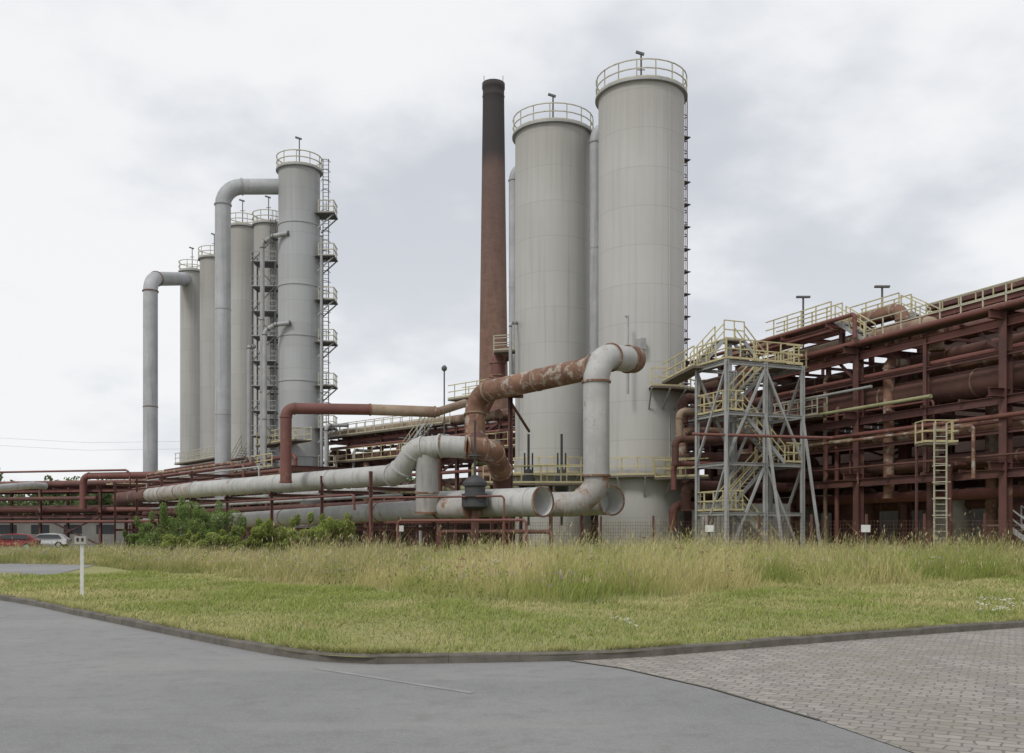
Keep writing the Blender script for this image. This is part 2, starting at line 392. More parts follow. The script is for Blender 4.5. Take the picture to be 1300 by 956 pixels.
def rawmesh(name,verts,loops,ls,lt,cols,label,cat,kind='stuff',parent=None,mat='leaf'):
    me=bpy.data.meshes.new(name); me.vertices.add(len(verts)); me.vertices.foreach_set('co',verts.astype(np.float32).ravel())
    me.loops.add(len(loops)); me.loops.foreach_set('vertex_index',loops.astype(np.int32))
    me.polygons.add(len(ls)); me.polygons.foreach_set('loop_start',ls.astype(np.int32)); me.polygons.foreach_set('loop_total',lt.astype(np.int32))
    at=me.color_attributes.new('col','FLOAT_COLOR','POINT'); at.data.foreach_set('color',cols.astype(np.float32).ravel())
    me.update(calc_edges=True); me.materials.append(M[mat])
    o=bpy.data.objects.new(name,me); COL.objects.link(o)
    if parent: o.parent=parent
    else:
        o['label']=label; o['category']=cat
        if kind:o['kind']=kind
    return o
fpx=[(-60,716),(105,718),(180,727),(250,731),(340,742),(450,747),(540,759),(640,766),(780,767),(900,756),(1000,748),(1150,746),(1300,733),(1500,722)]
fe=[G(a,b,.085) for a,b in fpx]
front=[(p.x,p.y) for p in catmull(fe,4)]
tallpoly=front+[(40,44),(26,48),(-8,54),(-22,62),(-36,64)]
lawnblade=[(p.x,p.y+.14) for p in kc]+[(40,50),(-45,60)]
x,y=scatter(lawnblade,340)
k=(~pip(x,y,tallpoly))&(y<42)&~((y>33)&(x<-14)); k&=(np.random.rand(len(x))<np.clip(22/y,0.25,1)**1.5)
x,y=x[k],y[k]; n=len(x)
p=vn(x,y,1.1,3)*.5+vn(x,y,4,4)*.25+vn(x,y,.4,6)*.25
gr=np.array([.34,.39,.105]); st=np.array([.62,.55,.28]); dk=np.array([.19,.26,.065])
f=np.clip((p-.36)*2.2+np.random.normal(0,.25,n),0,1)[:,None]
col=gr*(1-f)+st*f; q=(np.random.rand(n)<.18)[:,None]; col=np.where(q,dk,col)*np.random.uniform(.8,1.2,(n,1))
h=np.random.uniform(.03,.075,n)*(.6+1.1*vn(x,y,2.2,9)); sz=np.clip(y/14,1,2.5)
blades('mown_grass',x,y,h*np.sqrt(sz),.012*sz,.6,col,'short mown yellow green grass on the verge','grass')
seg=np.random.randint(0,len(kc)-1,9000); tt=np.random.rand(9000)
kx=np.array([p_.x for p_ in kc]); ky=np.array([p_.y for p_ in kc])
x=kx[seg]*(1-tt)+kx[seg+1]*tt; y=ky[seg]*(1-tt)+ky[seg+1]*tt+np.random.uniform(.11,.24,9000)
m_=(vn(x,y,2.5,31)>.42)&(np.abs(x)<y*.7)&(y<30); x,y=x[m_],y[m_]; n=len(x)
col=(np.array([.28,.31,.10])+np.random.rand(n,1)*np.array([.25,.18,.11]))
blades('kerb_edge_grass',x,y,np.random.uniform(.05,.15,n),.011,.9,col,'longer grass tufts leaning over the kerb','grass')
x,y=scatter(tallpoly,150)
keep=np.random.rand(len(x))<(.5+.9*vn(x,y,1.1,77)); x,y=x[keep],y[keep]
n=len(x); p=vn(x,y,.45,11); p2=vn(x,y,1.5,12); p3=vn(x,y,.22,15)
f=np.clip((p*.45+p2*.35+p3*.2-.38)*2.9+np.random.normal(0,.18,n),0,1)[:,None]
g1=np.where((x<-4)[:,None],np.array([.36,.36,.13]),np.array([.34,.40,.095]))
col=(g1*(1-f)+np.array([.68,.59,.29])*f)*np.random.uniform(.7,1.15,(n,1))
fx=np.array([q_[0] for q_ in front]); fy=np.array([q_[1] for q_ in front])
wob=vn(x,y*0,1.6,88)*1.8-.9
dist=y-np.interp(x,fx,fy)+wob; edge=np.clip(.25+dist/2.8,.2,1)
hn=vn(x,y,.9,14)*.5+vn(x,y,3.,19)*.5
h=(np.random.uniform(.2,.82,n)+.45*(np.random.rand(n)<.06))*(.25+1.4*hn)*edge*np.where(x>1,1.2,np.where(x<-8,.8,1.0))*np.clip(1.15-(y-22)/90,.75,1.1)
hc=np.where((np.random.rand(n)<.8)[:,None],np.array([.66,.58,.34]),np.array([.46,.33,.22]))*np.random.uniform(.6,1.1,(n,1))
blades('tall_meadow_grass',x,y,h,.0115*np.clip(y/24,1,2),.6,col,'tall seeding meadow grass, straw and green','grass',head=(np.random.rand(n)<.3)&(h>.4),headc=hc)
def leaves(centers,rads,num,size,c1,c2,seed):
    r=np.random.RandomState(seed); k=len(centers); idx=r.randint(0,k,num)
    d=r.normal(size=(num,3)); d/=np.linalg.norm(d,axis=1,keepdims=True); rad=r.uniform(.55,1.05,num)**.6
    C=np.array(centers)[idx]+d*np.array(rads)[idx]*rad[:,None]
    C[:,2]=np.maximum(C[:,2],.12)
    a=r.normal(size=(num,3)); a/=np.linalg.norm(a,axis=1,keepdims=True); b_=np.cross(a,r.normal(size=(num,3))); b_/=np.linalg.norm(b_,axis=1,keepdims=True)
    s=size*r.uniform(.6,1.4,num)[:,None]
    P=np.stack([C-a*s,C+b_*s*.45,C+a*s,C-b_*s*.45],1)
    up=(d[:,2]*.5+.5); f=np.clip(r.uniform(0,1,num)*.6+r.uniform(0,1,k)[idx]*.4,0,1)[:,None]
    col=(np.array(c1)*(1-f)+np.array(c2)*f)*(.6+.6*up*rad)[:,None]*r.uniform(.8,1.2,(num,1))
    cc=np.ones((num,4,4)); cc[:,:,:3]=col[:,None,:]
    return P.reshape(-1,3),cc.reshape(-1,4)
def quads(name,P,C,label,cat,kind='stuff',parent=None):
    n=len(P)//4; return rawmesh(name,P,np.arange(4*n),np.arange(n)*4,np.full(n,4),C,label,cat,kind,parent)
def flowers(name,pts,hh,size,c,label):
    P=[];C=[]
    r=np.random.RandomState(5)
    for (x,y) in pts:
        h=hh*r.uniform(.6,1.2)
        for k in range(7):
            o=r.normal(size=3)*size*.9; o[2]*=.35; ce=np.array([x,y,.085+h])+o; a=r.uniform(0,6.28); s=size*.5
            ux=np.array([math.cos(a),math.sin(a),.3])*s; uy=np.array([-math.sin(a),math.cos(a),.2])*s
            P+=[ce-ux,ce+uy,ce+ux,ce-uy]; cc=np.array([*c,1.0]); C+=[cc]*4
        ux=np.array([.004,0,0]); b0=np.array([x,y,.085]); t0=np.array([x,y,.085+h]); P+=[b0-ux,b0+ux,t0+ux,t0-ux]; C+=[np.array([.22,.27,.09,1])]*4
    quads(name,np.array(P),np.array(C),label,'flowers')
r=np.random.RandomState(8)
fp=[(G(px,py,.085).x,G(px,py,.085).y) for px,py in [(1280+r.uniform(-40,40),778+r.uniform(-9,9)) for _ in range(28)]+[(795+r.uniform(-12,12),806+r.uniform(-4,4)) for _ in range(6)]]
flowers('white_wild_flowers',fp,.2,.035,(.85,.85,.8),'white umbel wild flowers in the verge')
x,y=scatter(tallpoly,.5); flowers('white_meadow_flowers',list(zip(x,y))[:220],.8,.045,(.7,.7,.62),'pale umbel flowers among tall grass')
x,y=scatter(tallpoly,2.2); k=(x<3)&(vn(x,y,.6,44)>.5); flowers('purple_meadow_flowers',list(zip(x[k],y[k]))[:700],.6,.04,(.38,.29,.46),'dull purple flowers among tall grass')
x,y=scatter(tallpoly,.12); flowers('dock_seed_stalks',list(zip(x,y))[:140],1.15,.07,(.22,.10,.06),'red brown dock seed stalks among grass')
x,y=scatter(tallpoly,.45); r=np.random.RandomState(3)
cs=[];rs=[]
for a,b_ in zip(x,y):
    hh=r.uniform(.2,.6); cs.append((a,b_,.1+hh*.6)); rs.append((r.uniform(.3,.9),r.uniform(.3,.7),hh))
P,C=leaves(cs,rs,38000,.042,(.15,.21,.05),(.34,.41,.11),2); quads('meadow_weeds',P,C,'broad leaved green weeds among meadow grass','weeds')

# ------------------------------------------------------------ shrubs and trees
def shrub(loc,w,d,h,c1,c2,seed,num,label,size=.055,name='shrub',group='shrubs along the fence',trunk=False,cat='bush'):
    r=random.Random(seed); loc=V(loc); th=thing(name,label,cat,loc,group)
    cs=[];rs=[]; mb=MB()
    nc=16 if not trunk else 22
    for i in range(nc):
        a=r.uniform(0,6.28); q=r.uniform(0,1)**.5
        zz=r.uniform(.12,.85)*h if not trunk else r.uniform(.35,.92)*h
        k=math.sin(min(1,max(.1,(zz/h)))*2.6+.35)
        p=V((math.cos(a)*q*w/2*abs(k),math.sin(a)*q*d/2*abs(k),zz)); rr=r.uniform(.12,.24)*h
        cs.append(tuple(p)); rs.append((rr*w/h*.75,rr*d/h*.75,rr*.8))
        st=V((0,0,0)) if not trunk else V((0,0,h*.25)); md=st.lerp(p,.5)+V((0,0,.06*h))
        mb.tube([st,md,p],[.02*h if not trunk else .015*h,.01*h,.004*h],5)
    for i in range(9):
        a=r.uniform(0,6.28); p=V((math.cos(a)*w*.42,math.sin(a)*d*.42,r.uniform(.4,1.0)*h)); cs.append(tuple(p)); rs.append((.07*h,.07*h,.14*h))
    if trunk: mb.tube([V((0,0,0)),V((.02*h,0,h*.3)),V((0,0.01,h*.6))],[.035*h,.025*h,.01*h],8)
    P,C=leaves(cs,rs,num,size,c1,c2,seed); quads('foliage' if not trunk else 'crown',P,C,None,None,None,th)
    o=bpy.data.objects.new('branches' if not trunk else 'trunk',tomesh('b',mb,M['bark'],(0,0,0))); COL.objects.link(o); o.parent=th
    return th
SH=[(206,58,3.6,2.8,2.5,0),(243,56,3.8,3,3.3,0),(281,55,3.4,2.6,2.9,0),(322,53,2.6,2,1.6,1),(352,52,2.6,2,2.2,1),(384,51,2.8,2.2,2.0,1),(421,50,2.6,2,2.3,1),(180,62,2.6,2.2,1.5,0),(303,52,2.6,2,1.6,1),(262,53,2.6,2,1.5,1),(230,54,2.5,2,1.4,1)]
for i,(px,D,w,d,h,t) in enumerate(SH):
    c=((.12,.19,.05),(.28,.37,.11)) if t==0 else ((.18,.25,.055),(.43,.47,.13))
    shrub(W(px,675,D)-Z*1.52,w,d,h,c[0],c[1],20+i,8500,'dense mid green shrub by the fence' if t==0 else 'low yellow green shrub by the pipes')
for i,(px,D,w,h) in enumerate([(-60,170,18,14),(5,190,16,11),(55,175,14,10),(88,190,15,12),(120,180,13,10),(150,195,14,11),(190,190,16,12),(-140,180,20,15),(232,195,15,12),(480,160,16,11),(540,165,14,10)]):
    shrub(W(px,675,D)-Z*1.6,w,w*.8,h,(.09,.14,.05),(.21,.27,.11),60+i,2600,'distant round crowned green tree behind the works',.42,'tree','distant trees behind the works',True,'tree')

# ------------------------------------------------------------ silos, columns, chimney
def circle(c,r,z,n=40,a0=0,a1=2*math.pi):
    full=abs(a1-a0-2*math.pi)<1e-6
    m=n if full else n+1
    return [V((c[0]+r*math.cos(a0+(a1-a0)*i/n),c[1]+r*math.sin(a0+(a1-a0)*i/n),z)) for i in range(m)]
def ladder(par,c,R,ang,z0,z1,mat='galv',rest=2.4,restmat='dgrey'):
    o=V((math.cos(ang),math.sin(ang),0)); s=V((-o.y,o.x,0)); p=V((c[0],c[1],0))+o*(R+.18)
    mb=MB()
    for k in (-.25,.25): mb.beam(p+s*k+Z*z0,p+s*k+Z*z1,.06)
    z=z0
    while z<z1: mb.beam(p-s*.25+Z*z,p+s*.25+Z*z,.03); z+=.35
    part(par,'ladder',mb,M[mat])
    mb=MB(); z=z0+2.2
    arc=[(math.cos(t),math.sin(t)) for t in [math.pi*i/6 for i in range(7)]]
    while z<z1:
        pts=[p+s*(.36*a)+o*(.75*b_)+Z*z for a,b_ in arc]
        for a_,b2 in zip(pts,pts[1:]): mb.beam(a_,b2,.02,.06)
        z+=.8
    for a,b_ in arc[1:-1:1]: mb.beam(p+s*(.36*a)+o*(.75*b_)+Z*(z0+2.2),p+s*(.36*a)+o*(.75*b_)+Z*(z1+.6),.03)
    part(par,'safety_cage',mb,M[mat])
    if rest:
        z=z0+rest
        while z<z1-1:
            mb=MB(); q=V((c[0],c[1],z))+o*(R+.5)
            mb.beam(q-s*.45,q+s*.45,.8,.06); mb.beam(q+o*.3,q-o*.5-Z*.7,.06)
            part(par,'rest_platform',mb,M[restmat]); z+=rest
def mast(par,p,h=1.7):
    mb=MB(); p=V(p); mb.beam(p,p+Z*h,.09); mb.beam(p+Z*h+V((-.35,0,.12)),p+Z*h+V((.2,0,-.05)),.16,.14); mb.beam(p+Z*(h*.6)+V((-.25,0,0)),p+Z*(h*.6)+V((.25,0,0)),.05)
    part(par,'obstruction_lamp',mb,M['dgrey'])
def vessel(name,label,cat,cx,cy,r,H,mat,railmat='pale',group=None,ladder_ang=None,railh=1.15,rest=2.4,n=64,mat_lad='dgrey',seams=(),rr=.03):
    th=thing(name,label,cat,(cx,cy,0),group); c=(cx,cy)
    part(th,'shell',MB().lathe((cx,cy,0),[(r,0),(r,H)],n),M[mat])
    part(th,'roof',MB().lathe((cx,cy,0),[(r+.05,H+.12),(r*.5,H+.45),(.02,H+.55)],n),M[mat])
    part(th,'walkway_rim',MB().lathe((cx,cy,0),[(r+.004,H-.12),(r+.22,H-.12),(r+.22,H+.02),(r+.05,H+.02),(r+.05,H+.12)],n,False),M['galv'])
    part(th,'railing',MB().rail(circle(c,r+.16,H,28),railh,1.2,rr,True,True),M[railmat])
    mast(th,(cx,cy,H+.3),railh+1.5)
    for z in seams: part(th,'stiffening_ring',MB().lathe((cx,cy,0),[(r+.002,z-.06),(r+.06,z-.06),(r+.06,z+.06),(r+.002,z+.06)],n,False),M[mat])
    if ladder_ang is not None: ladder(th,c,r,ladder_ang,2.5,H+.3,mat_lad,rest)
    return th
R_=math.radians
SA=(8.47,62.0); SB=(2.95,68.0)
siloA=vessel('storage_silo','tall pale grey cylindrical steel silo with round top railing','silo',*SA,2.79,30.0,'silo',ladder_ang=R_(27),group='pair of big silos',rest=1.5,mat_lad='prustd')
siloB=vessel('storage_silo','tall grey steel silo with top railing behind pipework','silo',*SB,2.72,30.0,'silo_b',ladder_ang=R_(75),group='pair of big silos')
def arcplat(th,c,r0,w,z,a0,a1,n=16,mat='yel',brace=True):
    mb=MB(); i_=circle(c,r0,z,n,a0,a1); o_=circle(c,r0+w,z,n,a0,a1)
    for i in range(len(i_)-1):
        vs=[i_[i],i_[i+1],o_[i+1],o_[i]]; vs+= [q-Z*.12 for q in vs]
        mb.add(vs,[(0,1,2,3),(7,6,5,4),(3,2,6,7),(1,0,4,5)])
    part(th,'platform',mb,M['grate'])
    part(th,'platform_railing',MB().rail(circle(c,r0+w-.05,z,n,a0,a1),1.1,1.0,.035),M[mat])
    if brace:
        for p,q in list(zip(i_,o_))[::3]: part(th,'platform_bracket',MB().beam(q-Z*.12,p-Z*1.3,.09),M['galv'])
arcplat(siloA,SA,2.8,1.0,10.6,R_(-88),R_(10))
arcplat(siloA,SA,2.8,.8,5.1,R_(-150),R_(0))
arcplat(siloB,SB,2.73,1.0,5.6,R_(-170),R_(-30))
part(siloA,'vent_pipe',MB().tube(fillet([W(794,402,58.6),W(797,400,58.6),W(797,500,58.6)],.1,4),.08,8),M['galv'])
q=W(814,437,59.0); part(siloA,'instrument_box',MB().beam(q-Z*.35,q+Z*.35,.6,.35),M['galv'])
for px in (824,850): part(siloA,'conduit',MB().beam(W(px,112,59.42),W(px,590,59.62),.035),M['silo'])
c1=W(380,675,85)
col1=vessel('absorber_column','tall slim blue grey steel column with side platforms','tower',c1.x,c1.y,1.84,34.0,'col',group='row of tall columns',rest=None,seams=(29,23.5,19,15,10.8,8.3),n=48,rr=.035)
for (px,D,hw,ytop,mt,lb) in ((341,97,18,287,'colb','grey steel column wrapped in dark access platforms'),(308,101,17,290,'colb','plain beige grey steel column with top railing'),(272,110,17.5,330,'colb','beige grey steel column behind large downpipe'),(244,115,14.5,346,'colb','slim beige grey steel column with dark stain'),):
    r0=hw*D/F; q=W(px,ytop,D)
    vessel('absorber_column',lb,'tower',q.x,D,r0,q.z,mt,group='row of tall columns',n=40,ladder_ang=R_(-60) if px==341 else None,rest=2.6,rr=.035)
r1=1.84
px0=c1.x+r1
zs=[W(0,y_,85).z for y_ in (275,329,384,437,492,545,595)]
mb=MB()
for k in (.35,.85): mb.beam((px0+k,c1.y-.3,4),(px0+k,c1.y-.3,35),.07)
z=4
while z<35: mb.beam((px0+.35,c1.y-.3,z),(px0+.85,c1.y-.3,z),.035); z+=.35
part(col1,'ladder',mb,M['dgrey'])
mb=MB(); z=5
while z<35.5:
    pts=[(px0+.6+.42*math.cos(t),c1.y-.3-.75*math.sin(t),z) for t in [math.pi*i/5 for i in range(6)]]
    for a_,b_ in zip(pts,pts[1:]): mb.beam(a_,b_,.02,.06)
    z+=.9
part(col1,'safety_cage',mb,M['dgrey'])
for z in zs:
    mb=MB(); mb.beam((px0-.2,c1.y-.2,z),(px0+1.5,c1.y-.2,z),1.9,.1); part(col1,'side_platform',mb,M['dgrey'])
    for dy in (-.9,.6): part(col1,'platform_bracket',MB().beam((px0+1.4,c1.y+dy,z-.06),(px0,c1.y+dy,z-1.3),.1),M['galv'])
    part(col1,'platform_railing',MB().rail([(px0+.1,c1.y-1.1,z),(px0+1.45,c1.y-1.1,z),(px0+1.45,c1.y+.7,z)],1.1,.7,.035),M['pale'])
q=W(338,675,92)
th=thing('access_tower','dark steel access tower with stacked platforms beside column','tower',(q.x,q.y,0))
for dx,dy in ((-1.1,-.9),(1.1,-.9),(-1.1,.9),(1.1,.9)):
    part(th,'column',MB().beam((q.x+dx,q.y+dy,0),(q.x+dx,q.y+dy,28.5),.16),M['dgrey'])
for i in range(10):
    z=6+i*2.4; part(th,'platform',MB().beam((q.x-1.1,q.y,z),(q.x+1.1,q.y,z),1.9,.12),M['dgrey'])
    part(th,'railing',MB().rail([(q.x-1.2,q.y-1,z),(q.x+1.2,q.y-1,z)],1.0,.8,.03),M['galv'])
    s_=1 if i%2 else -1; part(th,'brace',MB().beam((q.x-1.1*s_,q.y-1,z),(q.x+1.1*s_,q.y-1,z+2.4),.09),M['dgrey'])
ch=thing('chimney','tall tapering brick chimney, red brown with blackened top','chimney',(W(626.5,0,170).x,170,0))
prof=[(2.95-zb*.0128,zb) for zb in range(0,79,6)]
prof+=[(1.94,79.6),(2.02,79.8),(1.94,80.0),(1.93,81),(2.05,81.2),(2.05,82.1),(1.6,82.1),(1.6,78)]
part(ch,'shaft',MB().lathe(ch.location,prof,56),M['chim'])
for s_ in (-1.7,1.7): part(ch,'lightning_rod',MB().beam(ch.location+V((s_,0,82)),ch.location+V((s_,0,83.6)),.08),M['dgrey'])

# ------------------------------------------------------------ big downpipes of the columns
pipeline('overhead_gas_pipe','thick grey pipe rising then bending into column top',[([W(283,660,83),W(283,237,83.5),W(362,237,85)],1.8,.68,'pcool',9,'galv')],'pipe',None)
pipeline('overhead_gas_pipe','thick grey pipe bending into slim beige column',[([W(191,665,104),W(191,354,105),W(236,354,114)],1.9,.78,'pcool',9,'prust')],'pipe',None)
pipeline('vertical_gas_pipe','grey vertical pipe between the two silos',[([W(756,450,66),W(756,165,66),W(800,165,69)],1.2,.42,'pcool',7,'galv')])
pipeline('vertical_gas_pipe','grey vertical pipe on the far side of silo',[([W(653,500,71),W(653,212,71),W(690,212,72)],1.2,.42,'pcool',7,'galv')])
pipeline('swan_neck_pipe','thin grey pipe arching into the column side',[([W(333,590,84),W(333,309,84),W(346,300,83.5),W(366,296,83.2)],.6,.2,'galv',6,'dgrey')],group='thin column pipes')
pipeline('swan_neck_pipe','thin grey pipe arching into the column side',[([W(336,640,83),W(336,420,83),W(350,412,83),W(368,410,83)],.6,.2,'galv',6,'dgrey')],group='thin column pipes')
pipeline('slim_vertical_pipe','slim vertical grey pipe standing beside the columns',[([W(316,600,84),W(316,440,84),W(322,440,85)],.2,.18,'galv',6,'dgrey')],group='thin column pipes')
pipeline('slim_vertical_pipe','slim vertical grey pipe standing beside the columns',[([W(408,600,83),W(408,300,84)],.2,.12,'galv',6,'dgrey')],group='thin column pipes')
pipeline('slim_vertical_pipe','slim vertical grey pipe standing beside the columns',[([W(414,600,80),W(414,540,80),W(440,540,82)],.5,.16,'galv',6,'dgrey')],group='thin column pipes')

# ------------------------------------------------------------ front pipelines
U0=W(152,633,88); U1=W(250,621.5,68.5); U2=W(500,603,50.3); UM=U0.lerp(U1,.45)
pipeline('long_gas_main','long grey gas main with raised double bend',[
 ([U0,UM],.1,.56,'prustd',4,'prust'),([UM,U1],.1,.56,'pmix',4,'prust'),
 ([U1,U2+V((0.2,-.2,0)),W(528,569,49.4),W(560,566,49)],.9,.56,'pgrey',5,'plight'),
 ([W(558,566.5,49.05),W(592,568,49)],.7,.57,'pgrey',3,'prust'),
 ([W(591,568,49.0),W(624,571,49.6),W(636,598,51.5)],.8,.57,'prust',3,'prust'),([W(636,596,51.5),W(638,640,52.5)],.3,.48,'prustd',3,'prust')],n=32)
pipeline('connecting_pipe','vertical grey pipe dropping from main to lower pipe',[([W(542,572,49.4),W(542,625,49.8)],.5,.58,'pgrey',2,'pgrey'),([W(542,625,49.8),W(542,650,49.9)],.5,.59,'pmix',2,'prust')],n=32)
L0=W(270,662,73); L1=W(560,646,50.2)
pipeline('lower_gas_main','long grey lower gas main near the ground',[([L0,L1],.1,.54,'pgrey',5,'prust'),([L1,W(600,645,47.9)],.1,.55,'pmix',2,'prust')],n=32)
def openpipe(label,p0,p1,r,mat,rim='prust'):
    th=thing('open_ended_pipe',label,'pipe',(p0.x,p0.y,0)); d=(p1-p0).normalized()
    mb=MB(); mb.tube([p0,p1],r,40,caps=False); part(th,'pipe_wall',mb,M[mat])
    mb=MB(); mb.tube([p0,p1-d*.02],r-.05,40,caps=False); part(th,'pipe_lining',mb,M['inner'])
    e0=p1-d*min(1.6,(p1-p0).length-.05)
    mb=MB(); mb.tube([e0-d*.01,e0+d*.02],r-.055,40); part(th,'end_plate',mb,M['inner'])
    x=d.cross(Z).normalized(); y=x.cross(d); vs=[]
    for a in range(40):
        t=2*math.pi*a/40; e=x*math.cos(t)+y*math.sin(t); vs+=[p1+e*(r-.05),p1+e*(r+.05),p1+e*(r+.05)-d*.08,p1+e*r-d*.08]
    fs=[]
    for a in range(40):
        b_=(a+1)%40; fs+=[(a*4,a*4+1,b_*4+1,b_*4),(a*4+1,a*4+2,b_*4+2,b_*4+1)]
    part(th,'end_flange',MB().add(vs,fs),M[rim]); 
    for t in (.3,.6,.9):
        mb=MB(); q=p0.lerp(p1,t); mb.tube([q-d*.04,q+d*.04],r*1.03,40,caps=False); part(th,'flange',mb,M[mat])
    return th
openpipe('wide pale grey pipe with cut open end',W(556,640.5,51.5),W(690,637,46),.72,'plight')
openpipe('short grey pipe stub with rusty cut open end',W(742,637,55.0),W(777,635.5,52.3),.80,'pgrey')
R0=W(603,556,57)
pipeline('rusty_gas_pipe','large rusty brown pipe with elbow above pipework',[([R0,W(603,500,57.5),W(752,467,50.5)],1.2,.62,'prust',3.4,'ptan')],n=32)
pipeline('rusty_elbow_pipe','rusty elbow pipe joining main beneath',[([W(603,556,57),W(610,572,55.5),W(630,572,54.5)],.8,.56,'prustd',3,'prust')],n=24)
pipeline('grey_downcomer_pipe','grey pipe with big elbow dropping before silo',[([W(797,456,52.6),W(757,452,50.2),W(757,604,50.2)],1.5,.70,'pgrey',4.5,'prust'),([W(757,604,50.2),W(757,619,50.2),W(735,640,50.3),W(650,641,51.8)],.9,.66,'pmix',0,'prust'),([W(797,456,52.6),W(804,456.5,53.4)],.1,.76,'prust',1,'prust')],n=36)
pipeline('red_oxide_pipe','red oxide pipe bending from riser to horizontal run',[([W(363,612,55),W(363,518.5,55),W(470,520,56.2)],.5,.33,'pred',4,'redl'),([W(470,520,56.2),W(552,523,57)],.5,.33,'ptan',4,'prust')])
pipeline('tan_branch_pipe','tan rusty pipe running toward the plant',[([W(430,519,57),W(552,524,57.3),W(590,512,62)],.5,.26,'ptan',4,'prust')])
du=(U1-U0).normalized()
nu=V((-du.y,du.x,0)); nu=nu if nu.y<0 else -nu
def par_pipe(off,dz,r,mat,a=0.0,b_=1.0,drop=False,lab='thin pipe running parallel above the grey main'):
    A=U0+nu*(-off)+Z*dz; B=U2+nu*(-off)+Z*dz; p0=A.lerp(B,a); p1=A.lerp(B,b_)
    pts=[p0,p1]
    if drop: pts=[p0-Z*drop,p0,p1,p1-Z*drop]
    pipeline('service_pipe',lab,[(pts,.3,r,mat,6,mat)],group='service pipes along the main',n=10)
par_pipe(1.1,.9,.10,'pred',0,.45,1.2); par_pipe(1.5,.3,.13,'pred',0,.8); par_pipe(2.0,1.3,.12,'prustd',0,.55,1.4); par_pipe(2.4,.6,.2,'ptan',.05,.75); par_pipe(2.9,-.5,.2,'pgrey',.0,.95); par_pipe(2.2,-1.4,.22,'prustd',.0,.95); par_pipe(-1.0,-1.0,.07,'pred',.4,.95,.8)
par_pipe(1.3,-1.0,.09,'galv',.1,.97); par_pipe(2.7,1.0,.08,'green',.1,.6,.9); par_pipe(1.8,1.9,.1,'pred',.05,.5,2.0); par_pipe(2.5,2.3,.14,'prust',.0,.42,2.4); par_pipe(.9,1.5,.06,'galv',.1,.6,1.2)
for i,t in enumerate((.04,.17,.3,.44,.58,.73,.87,.985)):
    p=U0.lerp(U2,t); th=thing('pipe_trestle','red oxide steel trestle carrying the gas mains','pipe support',(p.x,p.y,0),'trestles under the mains')
    s=nu
    for k in (.95,-2.9): part(th,'leg',MB().hbeam((p.x+s.x*k,p.y+s.y*k,0),(p.x+s.x*k,p.y+s.y*k,p.z+(1.5 if t<.5 else .2)),.18,.18,.03),M['red'])
    for z in (p.z-.72,1.75,p.z+1.2)[:3 if t<.5 else 2]: part(th,'crossbeam',MB().hbeam(V((p.x,p.y,z))+s*1.15,V((p.x,p.y,z))-s*3.1,.16,.2,.03),M['red'])
p=W(603,607,47.5)
th=thing('gate_valve','dark ribbed gate valve housing with tall spindle','valve',(p.x,p.y,0))
part(th,'body',MB().lathe((p.x,p.y,0),[(.35,2.7),(.62,2.85),(.62,3.0),(.5,3.05),(.5,3.3),(.64,3.35),(.64,3.5),(.52,3.55),(.52,3.85),(.62,3.9),(.62,4.05),(.45,4.25),(.2,4.4),(.1,4.45)],20,False),M['valve'])
part(th,'side_flange',MB().beam((p.x-.66,p.y,3.2),(p.x+.66,p.y,3.2),.5,.6),M['valve'])
part(th,'spindle',MB().beam((p.x,p.y,4.4),(p.x,p.y,7.2),.09),M['valve'])
part(th,'handwheel',MB().tube(circle((p.x,p.y),.32,5.4,20),.04,8,closed=True),M['valve'])
part(th,'pedestal',MB().beam((p.x,p.y,0),(p.x,p.y,2.75),.3),M['prustd'])
for px,D in ((671,60),(713,60)):
    p=W(px,620,D); th=thing('damper_spindle','dark steel damper spindle post above platform','valve',(p.x,p.y,0),'damper spindles')
    part(th,'spindle',MB().beam((p.x,p.y,2),(p.x,p.y,7.8),.12),M['valve'])
    for s_ in (-.25,.25): part(th,'yoke_arm',MB().beam((p.x+s_,p.y,4.6),(p.x+s_,p.y,6.6),.08),M['valve'])
    part(th,'housing',MB().lathe((p.x,p.y,0),[(.1,4.0),(.45,4.2),(.45,4.9),(.2,5.5),(.1,5.6)],16),M['valve'])
for (a,b_,z,r_,mt) in ((W(505,0,47.6),W(668,0,44.6),2.15,.07,'pred'),(W(560,0,48.6),W(700,0,45.6),1.6,.1,'prustd'),(W(470,0,49),W(640,0,46.4),3.35,.05,'pred')):
    a=V((a.x,a.y,z)); b_=V((b_.x,b_.y,z)); pipeline('front_service_pipe','slim red service pipe before the open pipe',[([a-Z*(z-.2),a,b_,b_-Z*(z-.2)],.2,r_,mt,3,'pred')],group='front service pipes',n=10)

